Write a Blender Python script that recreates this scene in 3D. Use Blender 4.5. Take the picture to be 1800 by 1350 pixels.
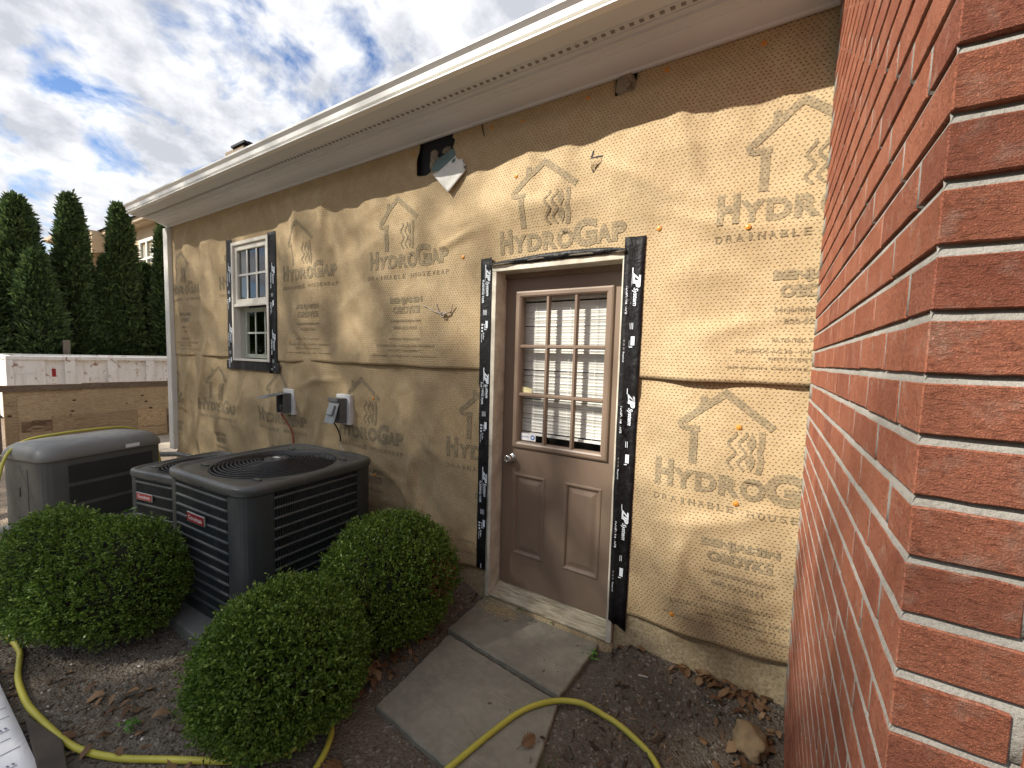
import bpy, bmesh, math, random
import numpy as np
from mathutils import Vector, Matrix, noise

for o in list(bpy.data.objects): bpy.data.objects.remove(o)
S = bpy.context.scene
COL = S.collection
R = math.radians
rnd = random.Random(7)
NP = np.random.RandomState(11)

# ------------------------------------------------------------------ camera
CAM = Vector((-.1413, -2.194, 1.6228))
yaw, pitch, roll = .546, -.0734, .0293
fw = Vector((-math.sin(yaw) * math.cos(pitch), math.cos(yaw) * math.cos(pitch), math.sin(pitch)))
rt = Vector((math.cos(yaw), math.sin(yaw), 0))
up = rt.cross(fw)
cr, sr = math.cos(roll), math.sin(roll)
ax, ay = cr * rt + sr * up, -sr * rt + cr * up
cd = bpy.data.cameras.new('camera')
cam = bpy.data.objects.new('camera', cd); COL.objects.link(cam)
mw = Matrix.Identity(4)
for i in range(3):
    mw[i][0], mw[i][1], mw[i][2], mw[i][3] = ax[i], ay[i], -fw[i], CAM[i]
cam.matrix_world = mw
cd.sensor_fit = 'HORIZONTAL'; cd.sensor_width = 36.0
cd.lens = 727.0 / 1800 * 36
cd.shift_x = -14.1 / 1800; cd.shift_y = 6.8 / 1800
cd.clip_start = .02; cd.clip_end = 2000
S.camera = cam

# ------------------------------------------------------------------ light
SUN = Vector((-.75, -1.0, 1.03)).normalized()          # towards the sun
W = bpy.data.worlds.new('World'); S.world = W; W.use_nodes = True
nt = W.node_tree; N = nt.nodes; Lk = nt.links; N.clear()
def wn(t, **k):
    n = N.new(t)
    for a, b in k.items(): setattr(n, a, b)
    return n
def wmath(op, a, b=None):
    n = wn('ShaderNodeMath', operation=op)
    for i, x in enumerate((a, b)):
        if x is None: continue
        if isinstance(x, (int, float)): n.inputs[i].default_value = x
        else: Lk.new(x, n.inputs[i])
    return n.outputs[0]
sky = wn('ShaderNodeTexSky', sky_type='NISHITA', sun_disc=False)
sky.sun_elevation = math.asin(SUN.z); sky.sun_rotation = math.atan2(SUN.x, SUN.y)
sky.air_density = 1.2; sky.dust_density = .1; sky.ozone_density = 2.0
tc = wn('ShaderNodeTexCoord'); sp = wn('ShaderNodeSeparateXYZ'); Lk.new(tc.outputs['Generated'], sp.inputs[0])
zz = wmath('ADD', wmath('MAXIMUM', sp.outputs[2], 0.0), .42)
cx_ = wmath('DIVIDE', sp.outputs[0], zz); cy_ = wmath('DIVIDE', sp.outputs[1], zz)
cv = wn('ShaderNodeCombineXYZ'); Lk.new(cx_, cv.inputs[0]); Lk.new(cy_, cv.inputs[1]); cv.inputs[2].default_value = 3.7
mp = wn('ShaderNodeMapping'); Lk.new(cv.outputs[0], mp.inputs[0])
mp.inputs['Rotation'].default_value = (0, 0, R(25)); mp.inputs['Scale'].default_value = (1.0, 1.0, 1)
mp.inputs['Location'].default_value = (.35, .2, 0)
n1 = wn('ShaderNodeTexNoise'); Lk.new(mp.outputs[0], n1.inputs['Vector'])
n1.inputs['Scale'].default_value = 6.6; n1.inputs['Detail'].default_value = 9; n1.inputs['Roughness'].default_value = .57; n1.inputs['Distortion'].default_value = .25
cov = wn('ShaderNodeValToRGB'); Lk.new(n1.outputs['Fac'], cov.inputs[0])
cov.color_ramp.elements[0].position = .35; cov.color_ramp.elements[1].position = .49
n2 = wn('ShaderNodeTexNoise'); Lk.new(mp.outputs[0], n2.inputs['Vector'])
n2.inputs['Scale'].default_value = 8.5; n2.inputs['Detail'].default_value = 7; n2.inputs['Roughness'].default_value = .6
shd = wn('ShaderNodeValToRGB'); Lk.new(n2.outputs['Fac'], shd.inputs[0])
shd.color_ramp.elements[0].position = .36; shd.color_ramp.elements[0].color = (2.55, 2.65, 2.9, 1)
shd.color_ramp.elements[1].position = .66; shd.color_ramp.elements[1].color = (4.8, 4.85, 4.95, 1)
gain = wn('ShaderNodeMix', data_type='RGBA', blend_type='MULTIPLY'); gain.inputs[0].default_value = 1
Lk.new(sky.outputs[0], gain.inputs[6]); gain.inputs[7].default_value = (.45, .51, .63, 1)
mx = wn('ShaderNodeMix', data_type='RGBA'); Lk.new(cov.outputs[0], mx.inputs[0]); Lk.new(gain.outputs[2], mx.inputs[6]); Lk.new(shd.outputs[0], mx.inputs[7])
bg = wn('ShaderNodeBackground'); Lk.new(mx.outputs[2], bg.inputs[0]); bg.inputs[1].default_value = .10
ow = wn('ShaderNodeOutputWorld'); Lk.new(bg.outputs[0], ow.inputs[0])

sd = bpy.data.lights.new('sun', 'SUN'); sd.energy = 3.45; sd.angle = R(.6); sd.color = (1.0, .93, .82)
so = bpy.data.objects.new('sun', sd); COL.objects.link(so)
so.rotation_euler = SUN.to_track_quat('Z', 'Y').to_euler(); so.location = (-15, -20, 20)
S.view_settings.view_transform = 'Standard'; S.view_settings.look = 'None'
S.view_settings.exposure = 1.35; S.view_settings.gamma = 1; S.view_settings.use_curve_mapping = False
S.render.engine = 'CYCLES'; S.cycles.max_bounces = 8; S.cycles.transparent_max_bounces = 12
S.cycles.use_denoising = True; S.cycles.sample_clamp_indirect = 6

# ------------------------------------------------------------------ materials
def lin(r, g, b):
    f = lambda c: (c / 255 / 12.92) if c <= 10 else ((c / 255 + .055) / 1.055) ** 2.4
    return (f(r), f(g), f(b), 1)
class NT:
    def __init__(s, name):
        s.m = bpy.data.materials.new(name); s.m.use_nodes = True
        s.t = s.m.node_tree; s.b = s.t.nodes['Principled BSDF']; s.out = s.t.nodes['Material Output']
        s.tc = s.n('ShaderNodeTexCoord'); s.P = s.tc.outputs['Object']
    def n(s, t, **k):
        x = s.t.nodes.new(t)
        for a, b in k.items(): setattr(x, a, b)
        return x
    def put(s, sock, v):
        if v is None: return
        if isinstance(v, bpy.types.NodeSocket): s.t.links.new(v, sock)
        elif isinstance(v, (int, float)) and sock.type in ('RGBA', 'VECTOR'):
            sock.default_value = (v, v, v, 1) if sock.type == 'RGBA' else (v, v, v)
        else: sock.default_value = v
    def math(s, op, a, b=None, c=None, clamp=False):
        x = s.n('ShaderNodeMath', operation=op, use_clamp=clamp)
        for i, v in enumerate((a, b, c)): s.put(x.inputs[i], v)
        return x.outputs[0]
    def noise(s, scale, detail=4, rough=.55, vec=None, stretch=None, dist=0):
        x = s.n('ShaderNodeTexNoise'); x.inputs['Scale'].default_value = scale
        x.inputs['Detail'].default_value = detail; x.inputs['Roughness'].default_value = rough; x.inputs['Distortion'].default_value = dist
        v = vec or s.P
        if stretch:
            mpp = s.n('ShaderNodeMapping'); s.put(mpp.inputs[0], v); mpp.inputs['Scale'].default_value = stretch; v = mpp.outputs[0]
        s.put(x.inputs['Vector'], v); return x.outputs['Fac']
    def voro(s, scale, vec=None, feat='F1', out='Distance', stretch=None, rndn=1):
        x = s.n('ShaderNodeTexVoronoi', feature=feat); x.inputs['Scale'].default_value = scale; x.inputs['Randomness'].default_value = rndn
        v = vec or s.P
        if stretch:
            mpp = s.n('ShaderNodeMapping'); s.put(mpp.inputs[0], v); mpp.inputs['Scale'].default_value = stretch; v = mpp.outputs[0]
        s.put(x.inputs['Vector'], v); return x.outputs[out]
    def ramp(s, f, stops):
        x = s.n('ShaderNodeValToRGB'); s.put(x.inputs[0], f); e = x.color_ramp.elements
        while len(e) < len(stops): e.new(.5)
        for k, (p, c) in zip(e, stops): k.position = p; k.color = c if not isinstance(c, (int, float)) else (c, c, c, 1)
        return x.outputs[0]
    def mix(s, f, a, b, mode='MIX'):
        x = s.n('ShaderNodeMix', data_type='RGBA', blend_type=mode)
        s.put(x.inputs[0], f); s.put(x.inputs[6], a); s.put(x.inputs[7], b); return x.outputs[2]
    def bump(s, h, strength=.5, dist=.01, prev=None):
        x = s.n('ShaderNodeBump'); x.inputs['Strength'].default_value = strength; x.inputs['Distance'].default_value = dist
        s.put(x.inputs['Height'], h); s.put(x.inputs['Normal'], prev); return x.outputs[0]
    def done(s, col=None, rough=None, norm=None, metal=None, spec=None):
        s.put(s.b.inputs['Base Color'], col); s.put(s.b.inputs['Roughness'], rough); s.put(s.b.inputs['Normal'], norm)
        s.put(s.b.inputs['Metallic'], metal); s.put(s.b.inputs['Specular IOR Level'], spec); return s.m

def simple(name, c1, c2=None, scale=6, rough=.6, bump=.2, bscale=60, bdist=.004, spec=.4, metal=0, stretch=None, detail=5):
    """two-tone noise colour with a fine bump; the base of most painted or plain surfaces"""
    t = NT(name); c2 = c2 or tuple(x * .75 for x in c1[:3]) + (1,)
    f = t.noise(scale, detail, .6, stretch=stretch)
    col = t.mix(t.ramp(f, [(.3, 0.0), (.7, 1.0)]), c2, c1)
    nrm = t.bump(t.noise(bscale, 4, .6, stretch=stretch), bump, bdist) if bump else None
    return t.done(col, rough, nrm, metal, spec)

M = {}
M['white'] = simple('white_trim_paint', (.72, .71, .66, 1), (.64, .62, .56, 1), 5, .45, .08)
M['white_dirty'] = simple('weathered_white_paint', (.7, .66, .56, 1), (.42, .38, .3, 1), 9, .6, .25)
M['white_window'] = simple('cream_window_vinyl', (.76, .73, .64, 1), (.68, .64, .55, 1), 6, .45, .08)
M['gutter'] = simple('gutter_enamel', (.80, .795, .76, 1), (.75, .745, .70, 1), 2.5, .35, .04, 20)
M['soffit'] = simple('soffit_vinyl', (.64, .66, .66, 1), (.58, .60, .60, 1), 1.5, .55, .05)
M['frieze'] = simple('frieze_paint', (.68, .70, .70, 1), (.61, .63, .63, 1), 1.2, .55, .08, 8)
M['vent'] = simple('soffit_vent_slot', (.26, .25, .235, 1), rough=.8)
M['shingle'] = simple('roof_shingle', (.06, .055, .05, 1), (.03, .03, .03, 1), 30, .9, .6, 90)
M['dark'] = simple('dark_sheathing', (.02, .024, .03, 1), (.012, .013, .016, 1), 8, .8)
M['room'] = simple('room_wall', (.07, .066, .06, 1), (.05, .05, .045, 1), 2, .9)
M['tape_white'] = simple('tape_print_ink', (.74, .80, .86, 1), (.6, .66, .72, 1), 40, .5, 0)
M['chrome'] = simple('satin_nickel', (.62, .62, .62, 1), (.5, .5, .5, 1), 9, .22, .03, metal=1)
M['brown_paint'] = None
M['nail'] = simple('orange_plastic_cap', (.62, .27, .04, 1), (.52, .2, .03, 1), 30, .4, .05)
M['rust'] = simple('rust_brown', (.2, .06, .02, 1), (.1, .03, .01, 1), 30, .8)
M['paper'] = simple('yellow_paper', (.75, .68, .38, 1), rough=.7, bump=.05)
M['sticker'] = simple('white_sticker', (.8, .8, .8, 1), (.76, .77, .78, 1), rough=.35, bump=0)
M['blue_ink'] = simple('blue_ink', (.03, .12, .38, 1), (.05, .2, .5, 1), 60, .4, 0)
M['blind'] = simple('white_blind_vinyl', (.84, .83, .79, 1), (.80, .79, .75, 1), 3, .4, .03)
M['plate'] = simple('white_plastic_plate', (.72, .72, .71, 1), (.6, .6, .59, 1), 20, .4, .05)
M['greybox'] = simple('grey_outlet_plastic', (.13, .14, .14, 1), (.1, .105, .105, 1), 20, .45, .05)
M['greylid'] = simple('grey_outlet_cover', (.3, .32, .32, 1), (.25, .27, .27, 1), 20, .4, .05)
M['black'] = simple('black_plastic', (.012, .012, .013, 1), (.008, .008, .008, 1), 20, .45, .05)
M['orange_cord'] = simple('orange_cord', (.36, .1, .05, 1), (.28, .08, .05, 1), 30, .5, .05)
M['wire'] = simple('cable_sheath', (.42, .36, .3, 1), (.3, .25, .2, 1), 30, .5, .05)
M['hose'] = None
M['red_badge'] = simple('red_badge_enamel', (.3, .025, .03, 1), (.24, .02, .025, 1), 20, .3, 0)
M['silver'] = simple('silver_trim', (.5, .5, .5, 1), (.4, .4, .4, 1), 20, .35, 0, metal=.6)
M['badge_text'] = simple('badge_lettering', (.62, .5, .5, 1), (.55, .42, .42, 1), 20, .4, 0)
M['weed'] = simple('weed_leaf', (.12, .26, .035, 1), (.06, .16, .02, 1), 40, .5, .1)

def glass(name, tint=(.9, .95, .93, 1), rough=.02, extra=0.0):
    t = NT(name); tr = t.n('ShaderNodeBsdfTransparent'); tr.inputs[0].default_value = tint
    gl = t.n('ShaderNodeBsdfGlossy'); gl.inputs['Roughness'].default_value = rough
    fr = t.n('ShaderNodeLayerWeight'); fr.inputs[0].default_value = .5
    nrm = t.bump(t.noise(2.2, 2), .02, .02); t.put(gl.inputs['Normal'], nrm)
    f = t.math('ADD', t.math('MULTIPLY', t.math('POWER', fr.outputs['Facing'], 5.0), .9), extra + .04, clamp=True)
    ms = t.n('ShaderNodeMixShader'); t.put(ms.inputs[0], f); t.put(ms.inputs[1], tr.outputs[0]); t.put(ms.inputs[2], gl.outputs[0])
    t.put(t.out.inputs[0], ms.outputs[0]); return t.m
M['glass'] = glass('door_glass', (.985, .99, .985, 1), extra=.0)
M['winglass'] = glass('window_glass', (.88, .92, .91, 1), extra=.07)

def wrap_mat(name, ink=False):
    """spun housewrap with rows of small spacer dashes (proud, their shade painted in as a dark tint)"""
    t = NT(name); sx = t.n('ShaderNodeSeparateXYZ'); t.put(sx.inputs[0], t.P)
    wob = t.noise(3.0, 2)
    u = t.math('DIVIDE', sx.outputs[0], .0205); v = t.math('DIVIDE', t.math('ADD', sx.outputs[2], t.math('MULTIPLY', wob, .012)), .0150)
    row = t.math('FLOOR', v); odd = t.math('MODULO', t.math('ABSOLUTE', row), 2.0)
    u2 = t.math('ADD', u, t.math('MULTIPLY', odd, .5))
    colm = t.math('FLOOR', u2)
    cid = t.n('ShaderNodeCombineXYZ'); t.put(cid.inputs[0], colm); t.put(cid.inputs[1], row)
    wnz = t.n('ShaderNodeTexWhiteNoise'); t.put(wnz.inputs['Vector'], cid.outputs[0])
    sc = t.n('ShaderNodeSeparateColor'); t.put(sc.inputs[0], wnz.outputs['Color'])
    fx = t.math('SUBTRACT', t.math('FRACT', u2), t.math('ADD', .5, t.math('MULTIPLY', t.math('SUBTRACT', sc.outputs[0], .5), .3)))
    fz = t.math('SUBTRACT', t.math('FRACT', v), t.math('ADD', .5, t.math('MULTIPLY', t.math('SUBTRACT', sc.outputs[1], .5), .25)))
    fx = t.math('MULTIPLY', fx, 1.35)
    sgn = t.math('SUBTRACT', t.math('MULTIPLY', odd, 2.0), 1.0)
    ang = t.math('MULTIPLY', sgn, .55)
    ca = .852; sa = t.math('MULTIPLY', sgn, .522)
    a = t.math('SUBTRACT', t.math('MULTIPLY', fx, ca), t.math('MULTIPLY', fz, sa))
    b = t.math('ADD', t.math('MULTIPLY', fx, sa), t.math('MULTIPLY', fz, ca))
    d = t.math('SQRT', t.math('ADD', t.math('POWER', t.math('DIVIDE', a, .37), 2.0), t.math('POWER', t.math('DIVIDE', b, .175), 2.0)))
    dash = t.math('SUBTRACT', 1.0, t.math('MULTIPLY', t.math('SUBTRACT', d, .55), 2.0), clamp=True)
    big = t.noise(1.3, 4); fib = t.noise(160, 5, .7); mid = t.noise(14, 4, .6)
    base = t.mix(t.ramp(big, [(.3, 0.0), (.7, 1.0)]), (.41, .303, .163, 1), (.475, .36, .202, 1))
    base = t.mix(t.math('MULTIPLY', t.ramp(fib, [(.4, 0.0), (.62, 1.0)]), .35), base, (.58, .47, .33, 1))
    base = t.mix(t.math('MULTIPLY', t.ramp(mid, [(.42, 1.0), (.6, 0.0)]), .3), base, (.35, .24, .12, 1))
    if ink:
        wear = t.ramp(t.noise(55, 5, .7), [(.33, .35), (.58, 1.0)])
        base = t.mix(t.math('MULTIPLY', wear, .56), base, (.075, .082, .066, 1))
    hs = t.math('ADD', t.math('MULTIPLY', sc.outputs[2], .5), .5)
    base = t.mix(t.math('MULTIPLY', t.math('MULTIPLY', dash, .85), hs), base, (.10, .065, .03, 1))  # dark tint paints the shade of each dash into the colour
    n1 = t.bump(t.noise(1, 1), 0.0, .01)
    n1 = t.bump(mid, .35, .010)
    n2_ = t.bump(t.math('MULTIPLY', fib, .3), .35, .003, n1)
    n3 = t.bump(dash, .9, .0028, n2_)
    return t.done(base, .78, n3, spec=.25)
M['wrap'] = wrap_mat('housewrap'); M['ink'] = wrap_mat('housewrap_print', True)

def tape_mat():
    t = NT('black_flashing_tape'); n = t.noise(28, 5, .6, dist=.8); s = t.noise(9, 4, stretch=(1, 1, .3))
    col = t.mix(t.ramp(n, [(.5, 0.0), (.75, 1.0)]), (.005, .005, .006, 1), (.022, .023, .026, 1))
    return t.done(col, t.ramp(s, [(.3, .42), (.7, .68)]), t.bump(n, .5, .012, t.bump(s, .5, .02)), spec=.3)
M['tape'] = tape_mat()
def door_mat():
    t = NT('brown_door_paint'); g = t.noise(9, 5, .6, stretch=(6, 6, .5)); b = t.noise(2, 4)
    col = t.mix(t.ramp(b, [(.3, 0.0), (.7, 1.0)]), (.18, .128, .094, 1), (.228, .166, .122, 1))
    sc = t.noise(60, 6, .75); col = t.mix(t.ramp(sc, [(.68, 0.0), (.74, .5)]), col, (.4, .33, .27, 1))
    return t.done(col, .42, t.bump(g, .18, .004, t.bump(b, .15, .03)), spec=.45)
M['brown_paint'] = door_mat()
def sill_mat():
    t = NT('weathered_wood_sill'); g = t.noise(14, 6, .65, stretch=(.6, 8, 4)); gr = t.noise(3, 3)
    col = t.mix(t.ramp(g, [(.35, 0.0), (.62, 1.0)]), (.26, .22, .14, 1), (.58, .53, .40, 1))
    spk = t.voro(90); col = t.mix(t.ramp(spk, [(.1, .6), (.22, 0.0)]), col, (.12, .1, .06, 1))
    return t.done(col, .75, t.bump(g, .5, .004), spec=.25)
M['sill'] = sill_mat()
def found_mat():
    t = NT('parged_concrete'); a = t.noise(4, 5, .6); f = t.noise(70, 6, .7); p = t.voro(38, out='Distance')
    col = t.mix(t.ramp(a, [(.3, 0.0), (.7, 1.0)]), (.36, .285, .17, 1), (.54, .45, .29, 1))
    col = t.mix(t.ramp(p, [(.06, .85), (.17, 0.0)]), col, (.09, .07, .045, 1))
    col = t.mix(t.ramp(f, [(.42, .55), (.55, 0.0)]), col, (.22, .17, .1, 1))
    st = t.noise(2.2, 5, .6, stretch=(1, 1, 3)); col = t.mix(t.ramp(st, [(.52, 0.0), (.68, .6)]), col, (.24, .17, .09, 1))
    return t.done(col, .9, t.bump(f, .6, .008, t.bump(p, .4, .006)), spec=.2)
M['found'] = found_mat()
def brick_mat(name, front):
    t = NT(name); oi = t.n('ShaderNodeObjectInfo')
    off = t.n('ShaderNodeVectorMath', operation='SCALE'); cmb = t.n('ShaderNodeCombineXYZ')
    for i in range(3): t.put(cmb.inputs[i], oi.outputs['Random'])
    t.put(off.inputs[0], cmb.outputs[0]); off.inputs['Scale'].default_value = 37
    add = t.n('ShaderNodeVectorMath', operation='ADD'); t.put(add.inputs[0], t.P); t.put(add.inputs[1], off.outputs[0]); P = add.outputs[0]
    big = t.noise(11, 4, vec=P); spots = t.noise(150, 5, .7, vec=P)
    if front:
        cr_ = t.noise(250, 6, .68, vec=P, stretch=(.34, 1, 1.0), dist=.45)
        cav = t.ramp(cr_, [(.33, 0.0), (.47, 1.0)])
        fine = t.noise(330, 4, .7, vec=P)
    else:
        cr_ = t.noise(190, 5, .7, vec=P); cav = t.ramp(cr_, [(.34, 0.0), (.47, 1.0)]); fine = t.noise(420, 3, .7, vec=P)
    col = t.mix(t.ramp(big, [(.3, 0.0), (.7, 1.0)]), (.36, .122, .068, 1), (.49, .19, .112, 1))
    rv = t.math('MULTIPLY', oi.outputs['Random'], 1.0)
    col = t.mix(t.ramp(rv, [(0.0, .45), (.5, 0.0), (1.0, 0.0)]), col, (.19, .055, .04, 1))
    col = t.mix(t.ramp(rv, [(.6, 0.0), (1.0, .5)]), col, (.38, .135, .08, 1))
    col = t.mix(t.ramp(spots, [(.33, .55), (.45, 0.0)]), col, (.12, .03, .022, 1))
    col = t.mix(t.ramp(t.noise(230, 3, .7, vec=P), [(.66, 0.0), (.74, .35)]), col, (.5, .3, .22, 1))
    grit = t.ramp(t.noise(520, 3, .75, vec=P), [(.38, 0.0), (.6, 1.0)])
    h = t.math('ADD', t.math('MULTIPLY', cav, .8), t.math('ADD', t.math('MULTIPLY', fine, .5), t.math('MULTIPLY', grit, .35)))
    col = t.mix(t.math('MULTIPLY', t.math('SUBTRACT', 1.0, grit), .18), col, (.15, .042, .028, 1))
    col = t.mix(t.ramp(t.noise(30, 4, .65, vec=P), [(.54, 0.0), (.74, .5)]), col, (.46, .31, .24, 1))
    nrm = t.bump(h, 1.0, .0060 if front else .0024, t.bump(big, .4, .012))
    return t.done(col, .88, nrm, spec=.18)
M['brick_f'] = brick_mat('brick_rough_face', True); M['brick_s'] = brick_mat('brick_velour_face', False)
def mortar_mat():
    t = NT('mortar'); a = t.noise(9, 5); f = t.noise(240, 5, .7)
    col = t.mix(t.ramp(a, [(.3, 0.0), (.7, 1.0)]), (.29, .275, .245, 1), (.41, .39, .355, 1))
    col = t.mix(t.ramp(f, [(.36, .5), (.5, 0.0)]), col, (.2, .185, .16, 1))
    return t.done(col, .95, t.bump(f, .8, .004, t.bump(t.noise(40, 4), .5, .006)), spec=.1)
M['mortar'] = mortar_mat()
def stone_mat():
    t = NT('bluestone'); oi = t.n('ShaderNodeObjectInfo'); a = t.noise(3.2, 6, .62); b = t.noise(22, 6, .65); f = t.noise(260, 4, .7)
    col = t.mix(t.ramp(a, [(.3, 0.0), (.7, 1.0)]), (.18, .17, .135, 1), (.27, .256, .208, 1))
    col = t.mix(t.ramp(b, [(.45, 0.0), (.7, .5)]), col, (.34, .31, .24, 1))
    col = t.mix(t.ramp(f, [(.62, 0.0), (.72, .5)]), col, (.36, .33, .27, 1))
    scr = t.noise(30, 3, .5, stretch=(.16, 2.6, 1), dist=.6); col = t.mix(t.ramp(scr, [(.66, 0.0), (.70, .35)]), col, (.40, .38, .33, 1))
    lay = t.noise(5, 5, .6, dist=1.2); ch = t.ramp(lay, [(.60, 0.0), (.615, 1.0)])
    return t.done(col, .72, t.bump(f, .25, .003, t.bump(b, .35, .006, t.bump(ch, .5, .004))), spec=.3)
M['stone'] = stone_mat()
def soil_mat():
    t = NT('garden_soil'); sx = t.n('ShaderNodeSeparateXYZ'); t.put(sx.inputs[0], t.P)
    a = t.noise(2.6, 5); b = t.noise(45, 6, .7); v = t.voro(85, out='Color'); vd = t.voro(85)
    col = t.mix(t.ramp(a, [(.3, 0.0), (.7, 1.0)]), (.10, .088, .072, 1), (.19, .166, .137, 1))
    col = t.mix(t.ramp(t.noise(1.7, 6, .65), [(.48, 0.0), (.68, .75)]), col, (.19, .15, .11, 1))
    bw = t.n('ShaderNodeSeparateColor'); t.put(bw.inputs[0], v)
    col = t.mix(t.ramp(bw.outputs[0], [(.55, 0.0), (1.0, .8)]), col, (.13, .095, .065, 1))
    col = t.mix(t.ramp(bw.outputs[1], [(.9, 0.0), (.97, .8)]), col, (.3, .27, .23, 1))
    pale = t.ramp(t.math('ADD', t.math('MULTIPLY', sx.outputs[0], -.25), t.math('MULTIPLY', t.math('SUBTRACT', t.noise(1.1, 4), .5), 1.0)), [(.95, 0.0), (1.35, 1.0)])
    # the bare yard beyond the planting bed is pale sandy dirt; further off, grass
    col = t.mix(t.math('MULTIPLY', pale, .95), col, t.mix(t.ramp(b, [(.4, 0.0), (.6, 1.0)]), (.27, .205, .15, 1), (.42, .34, .26, 1)))
    far = t.ramp(t.math('ABSOLUTE', sx.outputs[1]), [(.0, 0.0), (1.0, 1.0)])
    h = t.math('ADD', t.math('MULTIPLY', b, 1.0), t.math('MULTIPLY', vd, .8))
    return t.done(col, .95, t.bump(h, 1.0, .012, t.bump(t.noise(12, 4), .6, .03)), spec=.12)
M['soil'] = soil_mat()
M['drive'] = simple('pale_concrete', (.5, .43, .34, 1), (.36, .3, .23, 1), 3, .9, .4, 60)
def ac_mat(name, c1, c2, dust, rough=.42):
    t = NT(name); a = t.noise(3.5, 5); d = t.noise(18, 6, .65)
    geo = t.n('ShaderNodeNewGeometry'); sz = t.n('ShaderNodeSeparateXYZ'); t.put(sz.inputs[0], geo.outputs['Normal'])
    upf = t.math('MULTIPLY', t.math('MAXIMUM', sz.outputs[2], 0.0), t.ramp(d, [(.28, .35), (.6, 1.0)]))
    col = t.mix(t.ramp(a, [(.3, 0.0), (.7, 1.0)]), c1, c2)
    col = t.mix(t.math('MULTIPLY', upf, dust), col, (.125, .12, .105, 1))
    strk = t.noise(6, 4, .6, stretch=(2.5, 2.5, .25)); col = t.mix(t.ramp(strk, [(.58, 0.0), (.8, .25)]), col, (.15, .15, .14, 1))
    return t.done(col, t.ramp(d, [(.3, rough - .1), (.7, rough + .15)]), t.bump(d, .12, .004), spec=.45)
M['ac'] = ac_mat('condenser_enamel', (.026, .032, .034, 1), (.040, .049, .051, 1), .25)
M['aclid'] = ac_mat('condenser_lid_enamel', (.040, .045, .045, 1), (.058, .064, .064, 1), .55, .36)
M['accoil'] = simple('coil_fin_black', (.006, .007, .008, 1), (.01, .011, .012, 1), 20, .7, .3, 120, stretch=(6, 6, 1))
M['rib'] = ac_mat('louver_rib_enamel', (.040, .048, .050, 1), (.060, .070, .071, 1), .15)
M['guard'] = simple('black_coated_wire', (.02, .021, .023, 1), (.03, .031, .034, 1), 30, .4, .05, spec=.5)
M['gen'] = ac_mat('generator_grey_enamel', (.085, .088, .084, 1), (.105, .108, .102, 1), .2, .45)
M['gendark'] = ac_mat('generator_louver_dark', (.024, .027, .029, 1), (.034, .037, .039, 1), .2, .45)
M['genlid'] = ac_mat('generator_lid_grey', (.17, .17, .162, 1), (.205, .205, .195, 1), .1, .45)
M['pad'] = simple('equipment_pad', (.19, .19, .18, 1), (.13, .13, .12, 1), 5, .85, .35, 70)
def leaf_mat(name, dk, lt, tip, rough=.4):
    t = NT(name); g = t.n('ShaderNodeNewGeometry'); r = g.outputs['Random Per Island']
    col = t.mix(t.ramp(r, [(0.0, 0.0), (.85, 1.0)]), dk, lt)
    big = t.noise(3.5, 3); col = t.mix(t.ramp(t.math('ADD', t.math('MULTIPLY', r, .5), t.math('MULTIPLY', big, .6)), [(.55, 0.0), (.8, .7)]), col, tip)
    t.put(t.b.inputs['Subsurface Weight'], 0.0)
    t.done(col, rough, None, spec=.35)
    tl = t.n('ShaderNodeBsdfTranslucent'); t.put(tl.inputs[0], col)
    ms = t.n('ShaderNodeMixShader'); ms.inputs[0].default_value = .22
    t.put(ms.inputs[1], t.b.outputs[0]); t.put(ms.inputs[2], tl.outputs[0]); t.put(t.out.inputs[0], ms.outputs[0]); return t.m
M['box'] = leaf_mat('boxwood_leaf', (.055, .105, .015, 1), (.135, .225, .032, 1), (.25, .35, .065, 1))
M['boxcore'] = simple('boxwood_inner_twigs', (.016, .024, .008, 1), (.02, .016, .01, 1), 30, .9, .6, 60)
M['deadleaf'] = leaf_mat('browned_boxwood_leaf', (.14, .06, .02, 1), (.25, .12, .045, 1), (.3, .16, .06, 1))
M['cedar'] = leaf_mat('arborvitae_spray', (.036, .064, .024, 1), (.08, .13, .042, 1), (.13, .19, .055, 1), .6)
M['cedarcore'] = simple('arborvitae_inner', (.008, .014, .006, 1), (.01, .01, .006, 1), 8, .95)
M['oak'] = leaf_mat('oak_leaf_green', (.03, .07, .012, 1), (.07, .14, .02, 1), (.1, .18, .03, 1), .45)
M['bark'] = simple('tree_bark', (.12, .09, .065, 1), (.06, .045, .03, 1), 12, .95, .8, 40, .02, stretch=(3, 3, .6))
M['litter'] = leaf_mat('dry_leaf', (.11, .055, .026, 1), (.26, .15, .075, 1), (.3, .2, .11, 1), .6)
def island_mat(name, stops, rough=.85):
    t = NT(name); g = t.n('ShaderNodeNewGeometry'); col = t.ramp(g.outputs['Random Per Island'], stops)
    f = t.noise(200, 4, .7); return t.done(t.mix(t.math('MULTIPLY', f, .4), col, (.06, .05, .04, 1)), rough, t.bump(f, .5, .002), spec=.2)
M['chips'] = island_mat('bark_chips', [(0, (.03, .022, .015, 1)), (.45, (.075, .05, .032, 1)), (.8, (.15, .1, .062, 1)), (1, (.27, .2, .13, 1))])
M['pebble'] = island_mat('pebbles', [(0, (.09, .08, .07, 1)), (.6, (.24, .21, .18, 1)), (.85, (.4, .37, .33, 1)), (1, (.68, .65, .6, 1))])
M['rock'] = simple('tan_rock', (.34, .24, .13, 1), (.2, .145, .085, 1), 14, .9, .7, 60, .006)
M['sawdust'] = simple('pale_sawdust', (.56, .46, .28, 1), (.46, .37, .2, 1), 60, .95, .7, 200)
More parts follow.
